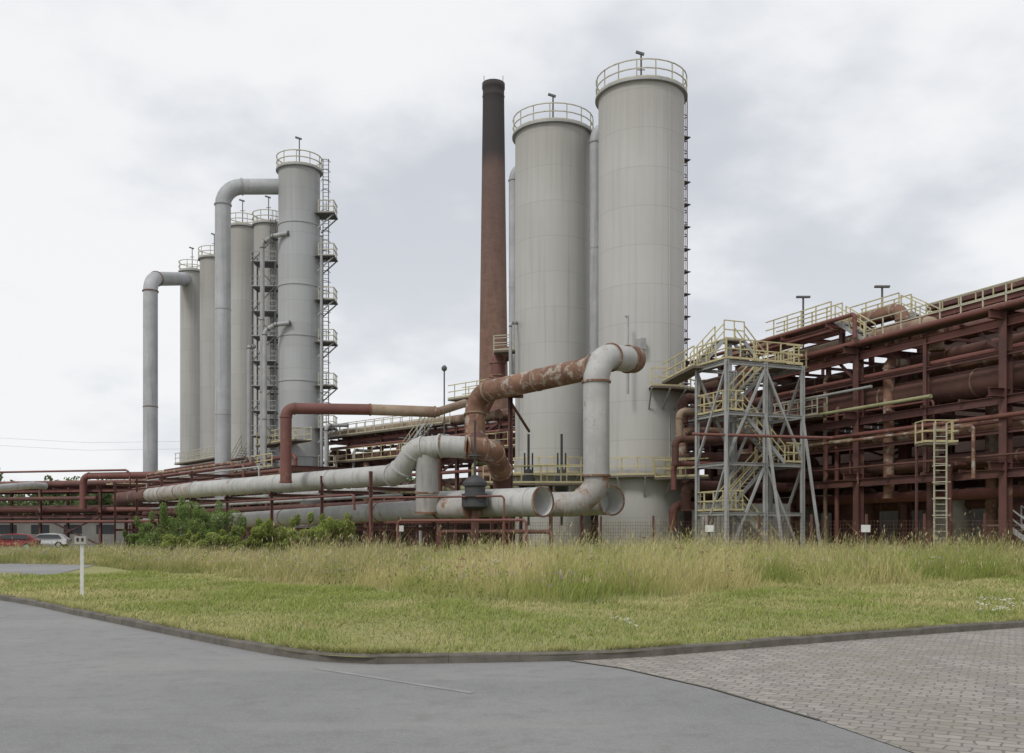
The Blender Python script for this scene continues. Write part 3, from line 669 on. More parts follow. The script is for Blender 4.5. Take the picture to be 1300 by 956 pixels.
# ------------------------------------------------------------ steel frames
def frame(name,label,cat,O,d,n,ts,offs,levels,mat='red',cs=.32,bs=.3,braces=(),ext=.6,topz=None):
    O=V(O); th=thing(name,label,cat,(O.x,O.y,0))
    P=lambda t,o,z:V((O.x+d.x*t+n.x*o,O.y+d.y*t+n.y*o,z))
    H=topz or levels[-1]
    for t in ts:
        for o in offs:
            part(th,'column',MB().hbeam(P(t,o,0),P(t,o,H+.15),cs,cs,.035,up=n),M[mat])
    for li,z in enumerate(levels):
        for t in ts: part(th,'cross_beam',MB().hbeam(P(t,offs[0]-ext,z+.002*li),P(t,offs[-1]+.4,z+.002*li),bs*.7,bs,.03),M[mat])
        for o in (offs[0],offs[-1]):
            part(th,'long_beam',MB().hbeam(P(ts[0],o,z-.31),P(ts[-1],o,z-.31),bs*.6,bs,.03),M['redl' if (o==offs[0] and li==len(levels)-1) else mat])
    mb=MB()
    for a,b_ in zip(ts,ts[1:]):
        for z in levels:
            for k in (.25,.5,.75): mb.beam(P(a+(b_-a)*k,offs[0]-.3,z-.08),P(a+(b_-a)*k,offs[-1]+.2,z-.08),.12,.16)
    o_=part(th,'secondary_beams',mb,M[mat]); o_['kind']='stuff'
    for (i,z0,z1,o) in braces:
        a,b_=ts[i],ts[i+1]; part(th,'brace',MB().beam(P(a,o+.1,z0),P(b_,o+.1,z1),.14),M[mat]); part(th,'brace',MB().beam(P(b_,o-.1,z0),P(a,o-.1,z1),.14),M[mat])
    return th,P
d=V((-.385,.923,0)); n=V((.923,.385,0))
RO=(23.5,45,0)
ts=[-9.69,0,9.69,19.4,29.1,38.8,48.5]
rf,RP=frame('pipe_bridge','large red oxide steel pipe bridge beside brick hall','pipe bridge',RO,d,n,ts,[0,3.6,7],[4.7,8.2,11.9],cs=.42,bs=.42,braces=[(2,4.9,7.9,7),(1,.2,4.5,7),(3,.2,4.5,0)],ext=1.1)
for a in (4.8,14.5,24.2): part(rf,'intermediate_post',MB().hbeam(RP(a,0,4.7),RP(a,0,11.7),.22,.22,.03,up=n),M['red'])
for o in (1.2,5.5): part(rf,'upper_deck_beam',MB().hbeam(RP(-9,o,13.1),RP(23,o,13.1),.24,.32,.03),M['redl'])
for z in (6.4,10.1): part(rf,'mid_rail_beam',MB().hbeam(RP(-9.6,.02,z),RP(38,.02,z),.16,.2,.03),M['red'])
for a in (0,9.69): part(rf,'knee_brace',MB().beam(RP(a,.25,9.9),RP(a+1.8,.25,11.5),.14),M['red'])
for t in range(-8,23,3):
    part(rf,'upper_deck_portal',MB().beam(RP(t,1.2,13.1),RP(t,5.5,13.1),.14).beam(RP(t,1.2,12.1),RP(t,1.2,13.1),.16).beam(RP(t,5.5,12.1),RP(t,5.5,13.1),.16),M['redl'])
# raised upper storey over the far bays
UZ=13.55
for t in (11,15,19,23):
    for o in (0,6): part(rf,'upper_column',MB().hbeam(RP(t,o,12.1),RP(t,o,UZ),.26,.26,.03,up=n),M['red'])
    part(rf,'upper_cross_beam',MB().hbeam(RP(t,-1.2,UZ+.02),RP(t,6.4,UZ+.02),.2,.28,.03),M['redl'])
for o in (0,6,-1.0): part(rf,'upper_long_beam',MB().hbeam(RP(10.8,o,UZ-.27),RP(25.1,o,UZ-.27),.2,.26,.03),M['redl'])
def rp(name,label,o,z,r,mat,a,b_,fl=5,fm=None,drop0=0,drop1=0,n_=20):
    pts=[RP(a,o,z),RP(b_,o,z)]
    if drop0: pts=[RP(a,o,z-drop0)]+pts
    if drop1: pts=pts+[RP(b_,o,z-drop1)]
    pipeline(name,label,[(pts,max(r*1.6,.2),r,mat,fl,fm or mat)],group='pipes on the pipe bridge',n=n_)
rp('bridge_gas_pipe','huge dark rust pipe lying along the pipe bridge',1.3,9.15,.72,'prustd',-10,34,6,'ptan')
rp('bridge_gas_pipe','large dark rust pipe lying along the pipe bridge',3.0,9.0,.5,'prustd',-10,40,6,'prust')
rp('bridge_gas_pipe','large brown rust pipe lying along the pipe bridge',5.3,9.3,.72,'prust',-10,44,6,'prust')
rp('bridge_gas_pipe','tan rusty pipe on top of pipe bridge',.9,12.7,.40,'ptan',5,22,4,'prust',1.5,1.2)
rp('bridge_gas_pipe','brown rusty pipe on top of pipe bridge',3.4,12.9,.55,'prust',6,30,4,'prustd')
rp('bridge_gas_pipe','brown rusty pipe on top of pipe bridge',5.0,12.9,.5,'prustd',-10,8,4,'prustd')
rp('bridge_gas_pipe','tan rusty pipe on the raised upper storey',1.6,14.1,.38,'prust',8,25,4,'ptan',1.4,1.4)
rp('bridge_gas_pipe','slim red pipe on the raised upper storey',-.9,13.8,.12,'pred',9,26,4,None,1.3,1.3)
rp('bridge_gas_pipe','slim red pipe on top of pipe bridge',-.5,12.25,.16,'pred',-10,20,6)
rp('bridge_gas_pipe','slim pale pipe on top of pipe bridge',-.1,12.4,.1,'ptan',-5,26,6)
rp('bridge_gas_pipe','rusty pipe on the lowest bridge level',1.0,5.25,.34,'prustd',-10,30,5,'prust')
rp('bridge_gas_pipe','red pipe on the lowest bridge level',2.3,5.15,.22,'pred',-10,36,5)
rp('bridge_gas_pipe','large rusty pipe on the lowest bridge level',4.9,5.5,.6,'prustd',-10,40,5,'ptan')
rp('bridge_gas_pipe','olive green service pipe along bridge',-.55,8.55,.10,'green',4,26,6)
rp('bridge_gas_pipe','olive green service pipe along bridge',.35,6.9,.13,'green',10,30,6,None,1.2)
rp('bridge_gas_pipe','slim red service pipe along bridge',-.3,7.1,.12,'pred',-10,12,6,None,0,2.2)
rp('bridge_gas_pipe','slim red service pipe along bridge',.35,10.4,.14,'pred',-10,30,6)
rp('bridge_gas_pipe','slim grey service pipe along bridge',-.7,9.6,.08,'galv',8,26,6)
rp('bridge_gas_pipe','rusty pipe slung under the top deck',2.2,11.1,.34,'prustd',-10,36,5,'prust')
rp('bridge_gas_pipe','tan pipe slung under the top deck',4.8,11.0,.40,'prust',0,36,5,'ptan')
rp('bridge_gas_pipe','large rusty pipe in the middle of the bridge',2.0,7.0,.45,'prust',-10,34,5,'ptan')
rp('bridge_gas_pipe','dark rust pipe in the middle of the bridge',5.2,7.1,.4,'prustd',-10,40,5,'prust')
rp('bridge_gas_pipe','red pipe below the lowest level',2.9,3.6,.3,'pred',-4,24,5,None,2.5,2.5)
rp('bridge_gas_pipe','rusty pipe below the lowest level',5.4,3.2,.32,'prustd',-8,34,5,'prust',2.5,0)
rr_=random.Random(12)
for i in range(14):
    a=rr_.uniform(-10,6); o=rr_.choice([-.8,-.4,.5,1.9,2.6,4.1,6.2]); z=rr_.choice([4.95,8.4,12.1,6.6,10.6])+rr_.uniform(0,.5); mt=rr_.choice(['pred','prustd','prust','ptan','galv','pred'])
    rp('bridge_service_pipe','slim service pipe running along the pipe bridge',o,z,rr_.uniform(.05,.12),mt,a,a+rr_.uniform(12,26),6,None,rr_.choice([0,1.2,2.5]),rr_.choice([0,1.0,2.2]),10)
for i,(t,o,z0,z1,r_,mt) in enumerate(((-2.5,.6,0.3,8.3,.16,'pred'),(3,-.3,.3,5,.12,'pred'),(6.2,1.8,.3,8.4,.22,'prustd'),(8,.6,3.5,11,.3,'prust'),(12,.5,.3,9,.14,'pred'),(13,.5,.3,11,.12,'ptan'),(16.5,1.5,.3,8.4,.25,'prustd'),(18,.2,4.5,12.2,.18,'pred'),(23,.4,.3,11,.15,'pred'),(26,1,.3,8.4,.3,'prustd'),(4.2,4,.3,9,.3,'prust'),(10.8,4.4,.3,12,.24,'prustd'),(-4.5,3,.3,9,.28,'prustd'),(21,3,.3,12,.2,'galv'))):
    pipeline('drop_pipe','vertical rusty drop pipe under the pipe bridge',[([RP(t,o,z0),RP(t,o,z1),RP(t,o+1.2,z1)],.3,r_,mt,3,'prust')],group='vertical drop pipes',n=12)
for t,o,r_,h_,mt in ((8,5.2,1.1,3.6,'conc'),(15,5,1.2,4,'prustd'),(20,4.9,1.0,3.8,'conc'),(-3,5.5,1.2,3.2,'prust'),(3.5,5.4,1.0,3.0,'prustd')):
    p=RP(t,o,0); th=thing('process_vessel','squat cylindrical process vessel under the bridge','tank',(p.x,p.y,0),'vessels under the bridge')
    part(th,'shell',MB().lathe(p,[(r_,.2),(r_,h_)],32).lathe(p,[(r_,h_),(r_*.7,h_+.35),(.05,h_+.45)],32),M[mt]); part(th,'nozzle',MB().tube([p+Z*(h_+.3),p+Z*(h_+1.3)],.2,12),M['prust'])
def walkway(name,label,pts,w,mat='yel',legs=None,sides=(1,-1),h=1.1,deck='grate'):
    pts=[V(p) for p in pts]; b=pts[0]; th=thing(name,label,'walkway',(b.x,b.y,0))
    mb=MB()
    for a,c in zip(pts,pts[1:]): mb.beam(a-Z*.06,c-Z*.06,w,.12)
    part(th,'deck',mb,M[deck])
    for sgn in sides:
        out=[]
        for i,p in enumerate(pts):
            dd=(pts[min(i+1,len(pts)-1)]-pts[max(i-1,0)]); dd.z=0; dd.normalize(); out.append(p+V((-dd.y,dd.x,0))*sgn*(w/2-.04))
        part(th,'railing',MB().rail(out,h,1.3,.029),M[mat])
    if legs:
        for t in legs:
            p=pts[0].lerp(pts[-1],t); part(th,'support_post',MB().hbeam((p.x,p.y,0),(p.x,p.y,p.z-.13),.18,.18,.03),M['red'])
    return th
walkway('bridge_walkway','pale railed walkway along top of pipe bridge',[RP(-8,0.2,12.3),RP(9,0.2,12.3)],.9,'pale',sides=(1,))
walkway('bridge_walkway','pale railed high walkway beside hall roof',[RP(-12,6.3,13.6),RP(9,6.3,13.6)],1.0,'pale')
walkway('bridge_walkway','yellow railed walkway on the raised storey',[RP(11,-.4,UZ+.3),RP(17,-.4,UZ+.3)],.9,'yel')
walkway('bridge_walkway','short yellow railed crossover platform on pipes',[RP(9,2.8,14.2),RP(13,2.8,14.2)],1.0,'yel')
walkway('bridge_walkway','pale railed walkway at middle level',[RP(12,-.6,8.5),RP(20,-.6,8.5)],.8,'pale')
def stair(par,p0,p1,w,side,mat='galv',railm='yel'):
    p0=V(p0); p1=V(p1); mb=MB(); L=(p1-p0); ns=max(3,int(abs(L.z)/.2)); s=V(side).normalized()
    for k in (-1,1): mb.beam(p0+s*k*w/2,p1+s*k*w/2,.05,.22)
    for i in range(1,ns): q=p0.lerp(p1,i/ns); mb.beam(q-s*(w/2-.03),q+s*(w/2-.03),.24,.03)
    part(par,'stair_flight',mb,M[mat])
    for k in (-1,1):
        mb=MB(); a=p0+s*k*w/2; b=p1+s*k*w/2
        for h in (.95,.5): mb.beam(a+Z*h,b+Z*h,.055)
        m_=max(2,int((b-a).length/1.1))
        for i in range(m_+1): q=a.lerp(b,i/m_); mb.beam(q,q+Z*.95,.055)
        part(par,'stair_railing',mb,M[railm])
th=thing('crossover_steps','yellow railed steel steps down from raised storey','stairs',tuple(RP(9.5,-.4,0)))
stair(th,RP(8.6,-.2,12.3),RP(10.9,-.2,UZ+.25),.8,n); stair(th,RP(6.8,2.8,13.0),RP(8.9,2.8,14.2),.8,n)
for t,o,z,h in ((11.6,3.6,13.4,3.0),(17.4,2.5,13.4,3.6)):
    p=RP(t,o,z); th=thing('floodlight_pole','thin pole with flat floodlight on the bridge','lamp',tuple(p),'floodlights on the bridge')
    part(th,'pole',MB().beam(p,p+Z*h,.09),M['dgrey']); part(th,'lamp_head',MB().beam(p+Z*h-V((.45,0,0)),p+Z*h+V((.45,0,0)),.2,.12),M['dgrey'])
p=W(564,468,75); th=thing('lamp_post','small round lamp on a thin pole','lamp',(p.x,p.y,0)); part(th,'pole',MB().beam((p.x,p.y,8),p,.09),M['dgrey']); part(th,'lamp_head',MB().lathe((p.x,p.y,p.z-.2),[(.1,0),(.22,.12),(.22,.3),(.1,.45),(.01,.47)],12),M['dgrey'])
pp=RP(2.0,-2.0,0); th=thing('caged_ladder_tower','yellow ladder and small platform with railing','ladder',tuple(pp))
mb=MB().beam(pp+V((-.3,0,0)),pp+V((-.3,0,6.9)),.06).beam(pp+V((.3,0,0)),pp+V((.3,0,6.9)),.06); z=.3
while z<6.8: mb.beam(pp+V((-.3,0,z)),pp+V((.3,0,z)),.035); z+=.33
part(th,'ladder',mb,M['pale'])
part(th,'platform',MB().beam(pp+V((-.7,.7,5.9)),pp+V((.9,.7,5.9)),1.2,.1),M['grate'])
part(th,'railing',MB().rail([pp+V((-.7,1.2,5.95)),pp+V((-.7,.1,5.95)),pp+V((.9,.1,5.95)),pp+V((.9,1.2,5.95))],1.1,.8,.026),M['yel'])
for dx in (-.65,.85): part(th,'support_post',MB().beam(pp+V((dx,1.2,0)),pp+V((dx,1.2,5.85)),.1),M['red'])
for z in (2.4,3.2,4.0,4.8): 
    mb=MB(); pts=[pp+V((.4*math.cos(t),-.7*math.sin(t),z)) for t in [math.pi*i/6 for i in range(7)]]
    for a_,b_ in zip(pts,pts[1:]): mb.beam(a_,b_,.02,.045)
    part(th,'cage_hoop',mb,M['pale'])
def hall(label,t0,t1,o0,o1,h,bands,wz,P_=None,roofmat='dgrey',name='brick_hall'):
    P_=P_ or RP
    b=P_(t0,o0,0); th=thing(name,label,'building',(b.x,b.y,0))
    c=[P_(t0,o0,0),P_(t1,o0,0),P_(t1,o1,0),P_(t0,o1,0)]
    mb=MB(); vs=c+[q+Z*h for q in c]; mb.add(vs,[(0,1,5,4),(1,2,6,5),(2,3,7,6),(3,0,4,7)]); part(th,'wall',mb,M['brick'])
    e=.35; c2=[P_(t0-e,o0-e,h),P_(t1+e,o0-e,h),P_(t1+e,o1+e,h),P_(t0-e,o1+e,h)]
    vs=c2+[q+Z*.3 for q in c2]; mb=MB(); mb.add(vs,[(3,2,1,0),(4,5,6,7),(0,1,5,4),(1,2,6,5),(2,3,7,6),(3,0,4,7)]); part(th,'roof',mb,M[roofmat])
    for z in bands:
        mb=MB(); mb.beam(P_(t0,o0-.06,z),P_(t1,o0-.06,z),.1,.35); part(th,'concrete_band',mb,M['conc'])
    for z in wz:
        t=t0+2
        while t<t1-2:
            part(th,'window',MB().beam(P_(t,o0-.02,z),P_(t+2.6,o0-.02,z),.08,1.7),M['glass'])
            mb=MB()
            for k in range(5): mb.beam(P_(t+.65*k,o0-.08,z-.9),P_(t+.65*k,o0-.08,z+.9),.06)
            for k in (-.9,0,.9): mb.beam(P_(t-.03,o0-.1,z+k),P_(t+2.63,o0-.1,z+k),.06)
            part(th,'window_frame',mb,M['galv']); t+=4.6
    return th
h1=hall('tall dark red brick hall behind the pipe bridge',-34,15.5,12,34,16.6,(),(),roofmat='red')
part(h1,'concrete_plinth',MB().beam(RP(-34,11.9,3.2),RP(15.5,11.9,3.2),.16,6.4),M['concd'])
h2=hall('lower dark red brick hall behind the pipe bridge',15.6,40,11,30,12.6,(),(8.8,),roofmat='red')
part(h2,'concrete_plinth',MB().beam(RP(15.6,10.9,3.2),RP(40,10.9,3.2),.16,6.4),M['concd'])
walkway('roof_walkway','yellow railed catwalk on tall hall edge',[RP(-20,11.2,15.6),RP(15,11.2,15.6)],.8,'yel',sides=(1,))

dm=V((-.707,.707,0)); nm=V((.707,.707,0))
mf,MP=frame('pipe_support_frame','red oxide steel process frame behind the silos','steel frame',(0.5,71.5,0),dm,nm,[-8,-3,2,7,12,17,22,27],[0,6],[4.6,7.8,10.2],cs=.26,bs=.26,braces=[(3,4.8,7.4,0),(5,4.8,7.4,0),(4,.2,4.3,0),(2,7.9,10,0)],ext=.7)
hall('long low dark brick service building behind pipework',-2,46,9,20,5.6,(),(3.4,),MP,name='service_building')
def mp(o,z,r,mat,a,b_,lab='rusty pipe lying in the process frame',fl=4,d0=0,d1=0):
    pts=[MP(a,o,z),MP(b_,o,z)]
    if d0: pts=[MP(a,o,z-d0)]+pts
    if d1: pts=pts+[MP(b_,o,z-d1)]
    pipeline('frame_pipe',lab,[(pts,max(.3,r*1.6),r,mat,fl,mat)],group='pipes in the process frame',n=14)
mp(.8,10.8,.38,'ptan',3,27,'tan pipe lying on the process frame'); mp(2.5,11.0,.5,'prust',0,26); mp(4.5,10.9,.4,'pgrey',-2,24,'grey pipe lying on the process frame')
mp(.8,8.3,.3,'prustd',-6,26); mp(2.3,8.5,.5,'prust',-6,27); mp(.5,5.1,.28,'green',-4,20,'olive green pipe in the process frame'); mp(1.6,5.3,.4,'prustd',-6,27); mp(3,5.6,.6,'prust',-6,24)
mp(-.4,6.4,.14,'pred',-3,24); mp(-.5,9.3,.12,'pred',-3,24); mp(.3,3.4,.3,'pgrey',0,22,'grey pipe in the process frame',4,2,2); mp(-.6,2.4,.2,'pred',-3,24)
for i in range(9):
    a=rr_.uniform(-4,12); mp(rr_.uniform(-1.0,3),rr_.choice([5.0,6.9,8.9,9.9,3.6])+rr_.uniform(0,.6),rr_.uniform(.06,.16),rr_.choice(['pred','prustd','galv','ptan','prust']),a,a+rr_.uniform(7,16),'slim service pipe in the process frame',5,rr_.choice([0,1.5,3]),rr_.choice([0,1.5,3]))
for t,z0,z1,r_,mt in ((1,.3,9,.2,'pred'),(4.5,.3,7,.16,'green'),(8.6,.3,8,.25,'prustd'),(11,.3,10,.15,'galv'),(14,.3,9,.2,'pred'),(16,.3,7,.12,'ptan'),(18.5,.3,8,.3,'prust'),(20.5,.3,9,.14,'galv'),(24,.3,9,.25,'prustd')):
    pipeline('drop_pipe','vertical drop pipe in the process frame',[([MP(t,-.5,z0),MP(t,-.5,z1),MP(t,1.5,z1)],.4,r_,mt,3,'prust')],group='vertical drop pipes',n=12)
walkway('frame_walkway','pale railed walkway on process frame',[MP(8,-.3,10.4),MP(25,-.3,10.4)],.9,'pale')
walkway('frame_walkway','yellow railed upper platform on process frame',[MP(1,-.2,12.2),MP(7,-.2,12.2)],1.6,'yel')
walkway('frame_walkway','yellow railed mid walkway on process frame',[MP(-5,-.6,8.0),MP(25,-.6,8.0)],.8,'yel',sides=(1,))
th=thing('frame_steps','pale railed steel steps between frame decks','stairs',tuple(MP(8,-1.2,0))); stair(th,MP(12,-1.3,8.0),MP(9,-1.3,10.4),.8,nm,'galv','pale')
walkway('silo_walkway','long yellow railed walkway before the silos',[W(618,614,60.5),W(745,614,58)],1.2,'yel',legs=(.05,.35,.65,.95))
walkway('silo_walkway','yellow railed platform linking silo and stair tower',[W(838,607,58.6),W(893,605,55.6)],.9,'yel')
pipeline('rusty_duct','rusty red duct rising behind the silo',[([W(612,520,70),W(632,480,70),W(632,452,70),W(655,447,72)],.7,.55,'pred',2,'prust')])
walkway('duct_platform','small pale railed platform near rusty duct',[W(627,447,69),W(662,445,69)],1.0,'pale')
pipeline('slim_grey_riser','slim grey riser pipe in front of silo',[([W(648,560,66),W(648,410,66),W(655,410,67)],.3,.12,'galv',4,'dgrey')],n=10)
th=thing('pipe_strut','red steel strut frame supporting rusty pipe','pipe support',tuple(V((W(640,0,56.5).x,56.5,0))))
part(th,'post',MB().hbeam(V((W(648,0,56.0).x,56.0,0)),W(648,505,56.0),.22,.22,.03),M['red']); part(th,'brace',MB().beam(W(648,510,56),W(672,548,58),.12),M['red']); part(th,'cap_beam',MB().beam(W(638,503,56.6),W(662,503,55.4),.3,.2),M['red'])

dl=V((-.62,.785,0)).normalized(); nl=V((dl.y,-dl.x,0))
lf,LP=frame('column_base_frame','red oxide steel deck frame at column bases','steel frame',(-14.5,80,0),dl,nl,[0,6,12,18,24,30,36,42],[-4.5,3],[3.6,6.9],cs=.26,bs=.26,braces=[(1,.2,3.3,-4.5),(3,3.8,6.6,-4.5),(5,.2,3.3,-4.5)],ext=.4)
hall('low dark brick compressor building behind columns',-6,50,8,18,5.0,(),(3.0,),LP,name='compressor_building')
part(lf,'deck_plate',MB().beam(LP(4,-.7,7.12),LP(40,-.7,7.12),6.5,.08),M['grate'])
part(lf,'railing',MB().rail([LP(4,-4.4,7.16),LP(41,-4.4,7.16)],1.1,1.5,.04),M['yel'])
walkway('base_walkway','yellow railed platform around the column bases',[LP(2,-2.5,9.4),LP(10,-2.5,9.4)],1.6,'yel')
walkway('base_walkway','pale railed platform around the column bases',[LP(20,-2.5,9.0),LP(32,-2.5,9.0)],1.4,'pale')
th=thing('base_steps','pale railed steel steps rising to column deck','stairs',tuple(LP(12,-4,0))); stair(th,LP(14,-4.0,7.1),LP(10.5,-4.0,9.4),.8,nl,'galv','pale')
def lp(o,z,r,mat,a,b_,lab='red service pipe at the column bases',d0=0,d1=0):
    pts=[LP(a,o,z),LP(b_,o,z)]
    if d0: pts=[LP(a,o,z-d0)]+pts
    if d1: pts=pts+[LP(b_,o,z-d1)]
    pipeline('base_pipe',lab,[(pts,max(.3,r*1.6),r,mat,5,mat)],group='pipes at the column bases',n=14)
lp(-5.2,7.4,.2,'pred',6,40); lp(-5.4,6.6,.16,'pred',0,34,d0=3); lp(-5.1,5.6,.25,'prustd',0,44); lp(-4,4.2,.35,'prustd',0,44); lp(-5.3,4.4,.15,'pred',3,40,d0=2,d1=3); lp(-3.6,2.4,.3,'pgrey',0,42,'grey pipe at the column bases'); lp(-5.2,2.8,.18,'ptan',0,42,'tan pipe at the column bases')
lp(-4.9,8.1,.12,'prustd',8,30,d0=1,d1=1); lp(-3.2,8.0,.18,'pred',2,22,d0=1,d1=1)
for t in (3,7.5,10,14,16.5,21,26,28,33,38):
    pipeline('drop_pipe','vertical drop pipe at the column bases',[([LP(t,-5.0,.3),LP(t,-5.0,6+(t*7%3)*.5),LP(t,-3,6+(t*7%3)*.5)],.4,.12+.04*(t%3),'pred' if t%2 else 'prustd',3,'prust')],group='vertical drop pipes',n=10)

dk=V((-.97,.24,0)).normalized(); nk=V((-dk.y,dk.x,0)); nk=nk if nk.y>0 else -nk
kf,KP=frame('pipe_rack','red oxide steel pipe rack crossing the yard','pipe rack',(-34,92,0),dk,nk,[0,7,14,21,28,35,42],[0,4],[3.4,6.0],cs=.24,bs=.24,braces=[(1,.2,3.1,0),(4,.2,3.1,0)],ext=.5)
def kpipe(o,z,r,mat,a,b_,lab='red pipe along the yard rack',d0=0,d1=0):
    pts=[KP(a,o,z),KP(b_,o,z)]
    if d0: pts=[KP(a,o,z-d0)]+pts
    if d1: pts=pts+[KP(b_,o,z-d1)]
    pipeline('rack_pipe',lab,[(pts,max(.6,r*2),r,mat,5,mat)],group='pipes on the yard rack',n=14)
kpipe(-.6,7.1,.33,'pred',-2,8.5,'red oxide looped pipe over the yard rack',0,3.2); kpipe(.8,6.4,.25,'prustd',-2,44); kpipe(2,6.5,.35,'pred',-2,44); kpipe(3.2,6.4,.3,'prustd',-2,44)
kpipe(.6,3.8,.25,'pred',-2,44); kpipe(2,3.9,.4,'prustd',-2,44); kpipe(-.6,4.9,.2,'prustd',7,44); kpipe(-.5,2.6,.14,'pred',0,40); kpipe(-.9,7.6,.1,'pred',3,20,'slim red looped pipe over the yard rack',1.5,1.5)
part(kf,'railing',MB().rail([KP(-2,-.4,6.2),KP(6,-.4,6.2)],1.1,1.5,.04),M['yel'])
pipeline('grey_gas_pipe','thick pale grey pipe rising off the yard rack',[([W(-250,626,60),W(-30,622,62),W(42,616,74),W(56,617,80)],1.0,.27,'pgrey',6,'pgrey')])
for dz in (0,1.6):
    solo('power_line',MB().tube([W(-200,548+dz*6,260),W(0,556+dz*6,250),W(110,562+dz*6,240),W(260,560+dz*6,230)],.028,5),M['galv'],'thin overhead power cable against the sky','cable',group='overhead power cables')

# ------------------------------------------------------------ stair tower
A=V((10.5,53.6,0)); B=A+n*5.1; C=A-d*2.8; D_=B-d*2.8
th=thing('stair_tower','grey steel stair tower with yellow railings and braces','stair tower',tuple(A))
Hs=[2.72,5.44,8.16,10.9]
m1=(A+B)/2; m2=(C+D_)/2
for q in (A,B,C,D_,m1,m2): part(th,'column',MB().hbeam(q,q+Z*Hs[-1],.19,.19,.025),M['galv'])
for h in Hs:
    for a,b_ in ((A,B),(C,D_),(A,C),(B,D_)): part(th,'beam',MB().hbeam(a+Z*(h-.15),b_+Z*(h-.15),.13,.18,.022),M['galv'])
for a,b_ in ((C,m2+Z*5.3),(D_,m2+Z*5.3),(C+Z*5.5,m2+Z*10.6),(D_+Z*5.5,m2+Z*10.6),(B+Z*5.5,D_+Z*10.6),(A,C+Z*5.3),(B,D_+Z*5.3),(A+Z*5.5,C+Z*10.6),(A,m1+Z*5.3),(B+Z*10.6,m1+Z*5.5),(A+Z*10.6,m1+Z*5.5),(C-d*1.3-n*1.0,C+Z*8.1),(m2-d*1.6,m2+Z*8.1),(D_-d*1.6,D_+Z*8.1)):
    part(th,'brace',MB().beam(a,b_,.12),M['galv'])
zz_=[0.05]+Hs
for i,(z0,z1) in enumerate(zip(zz_,zz_[1:])):
    o_=-d*(2.15 if i%2==0 else .65)
    a_,b_=(4.0,1.15) if i%2==0 else (1.15,4.0)
    stair(th,A+o_+n*a_+Z*z0,A+o_+n*b_+Z*z1,1.0,d)
    s0,s1=(0,1.15) if i%2==0 else (4.0,5.1)
    part(th,'landing',MB().beam(A-d*1.4+n*s0+Z*(z1+.03),A-d*1.4+n*s1+Z*(z1+.03),2.7,.08),M['grate'])
    if i%2==0: pr=[A+n*1.1+Z*z1,A+Z*z1,C+Z*z1,C+n*1.1+Z*z1]
    else: pr=[B-n*1.1+Z*z1,B+Z*z1,D_+Z*z1,D_-n*1.1+Z*z1]
    part(th,'landing_railing',MB().rail(pr,1.1,.9,.032),M['yel'])
part(th,'landing',MB().beam(A-d*2.15+Z*10.93,D_+d*.65+Z*10.93,1.1,.07),M['grate'])
part(th,'landing',MB().beam(A-d*.6+Z*10.95,A-d*.6+n*1.1+Z*10.95,1.9,.07),M['grate'])
part(th,'landing_railing',MB().rail([C+Z*10.95,D_+Z*10.95],1.1,.9,.03),M['yel']); part(th,'landing_railing',MB().rail([A+Z*10.95,C+Z*10.95],1.1,.9,.03),M['yel'])
walkway('stair_tower_bridge','yellow railed footbridge from stair tower to silo',[A-n*.1-d*.6+Z*10.9,V((9.6,57.6,10.7))],1.0)
walkway('stair_tower_bridge','yellow railed footbridge from stair tower to pipe bridge',[B+n*.1-d*1+Z*10.9,B+n*2.6+d*.5+Z*11.4],1.0)
th2=thing('crossing_steps','yellow railed arched steps over silo pipes','stairs',tuple(A+d*2))
P0=A+d*.55+Z*10.95
stair(th2,P0+n*.2,P0+n*1.9+Z*1.7,.9,d); part(th2,'landing',MB().beam(P0+n*1.9+Z*1.7,P0+n*3.3+Z*1.7,1.0,.08),M['grate']); part(th2,'landing_railing',MB().rail([P0+n*1.9+Z*1.74-d*.45,P0+n*3.3+Z*1.74-d*.45],1.1,.7,.028),M['yel']); stair(th2,P0+n*5.0,P0+n*3.3+Z*1.7,.9,d)
part(th2,'support_post',MB().beam(P0+n*2.6-Z*10.9,P0+n*2.6+Z*1.6,.2),M['galv'])
for (a,b_,z,r_,mt) in (((9.5,55.5),(17.5,57.5),5.6,.16,'pred'),((9.5,55.0),(17.2,57),7.0,.2,'prustd'),((10.0,56.5),(19,60),8.8,.22,'ptan'),((9.8,57.5),(18,61),3.2,.25,'pred'),((10.5,57),(19,60.5),4.4,.3,'prustd'),((10.5,58),(19,61.5),7.8,.28,'prust'),((10.5,58),(20,62),9.8,.3,'prustd'),((11,59),(20,62.6),6.2,.4,'prustd')):
    pipeline('crossing_pipe','red oxide pipe crossing behind the stair tower',[([V((*a,z-1.5)),V((*a,z)),V((*b_,z)),V((*b_,z-1))],.4,r_,mt,3,mt)],group='crossing pipes',n=12)
pipeline('crossing_pipe','slim red pipe passing before the stair tower',[([W(880,551,51),W(1055,556,50.2)],.4,.08,'pred',3,'pred')],group='crossing pipes',n=12)
p=W(915,655,57); th=thing('storage_container','pale grey corrugated container beneath the stair tower','container',(p.x,p.y,0))
mb=MB(); mb.beam((p.x-1.2,58,1.7),(p.x+4.2,58.6,1.7),2.3,3.2)
for i in range(22): 
    q=V((p.x-1.1+i*.245,56.8+i*.03,.2)); mb.beam(q,q+Z*2.95,.09,.05)
part(th,'corrugated_body',mb,M['plight'])
th=thing('entry_steps','short steel steps with handrails beside the hall','stairs',tuple(RP(-1,1,0))); stair(th,RP(-2.5,.8,.1),RP(.2,.8,1.9),1.0,n,'galv','galv'); part(th,'landing',MB().beam(RP(.2,.8,1.9),RP(1.6,.8,1.9),1.0,.08),M['grate'])

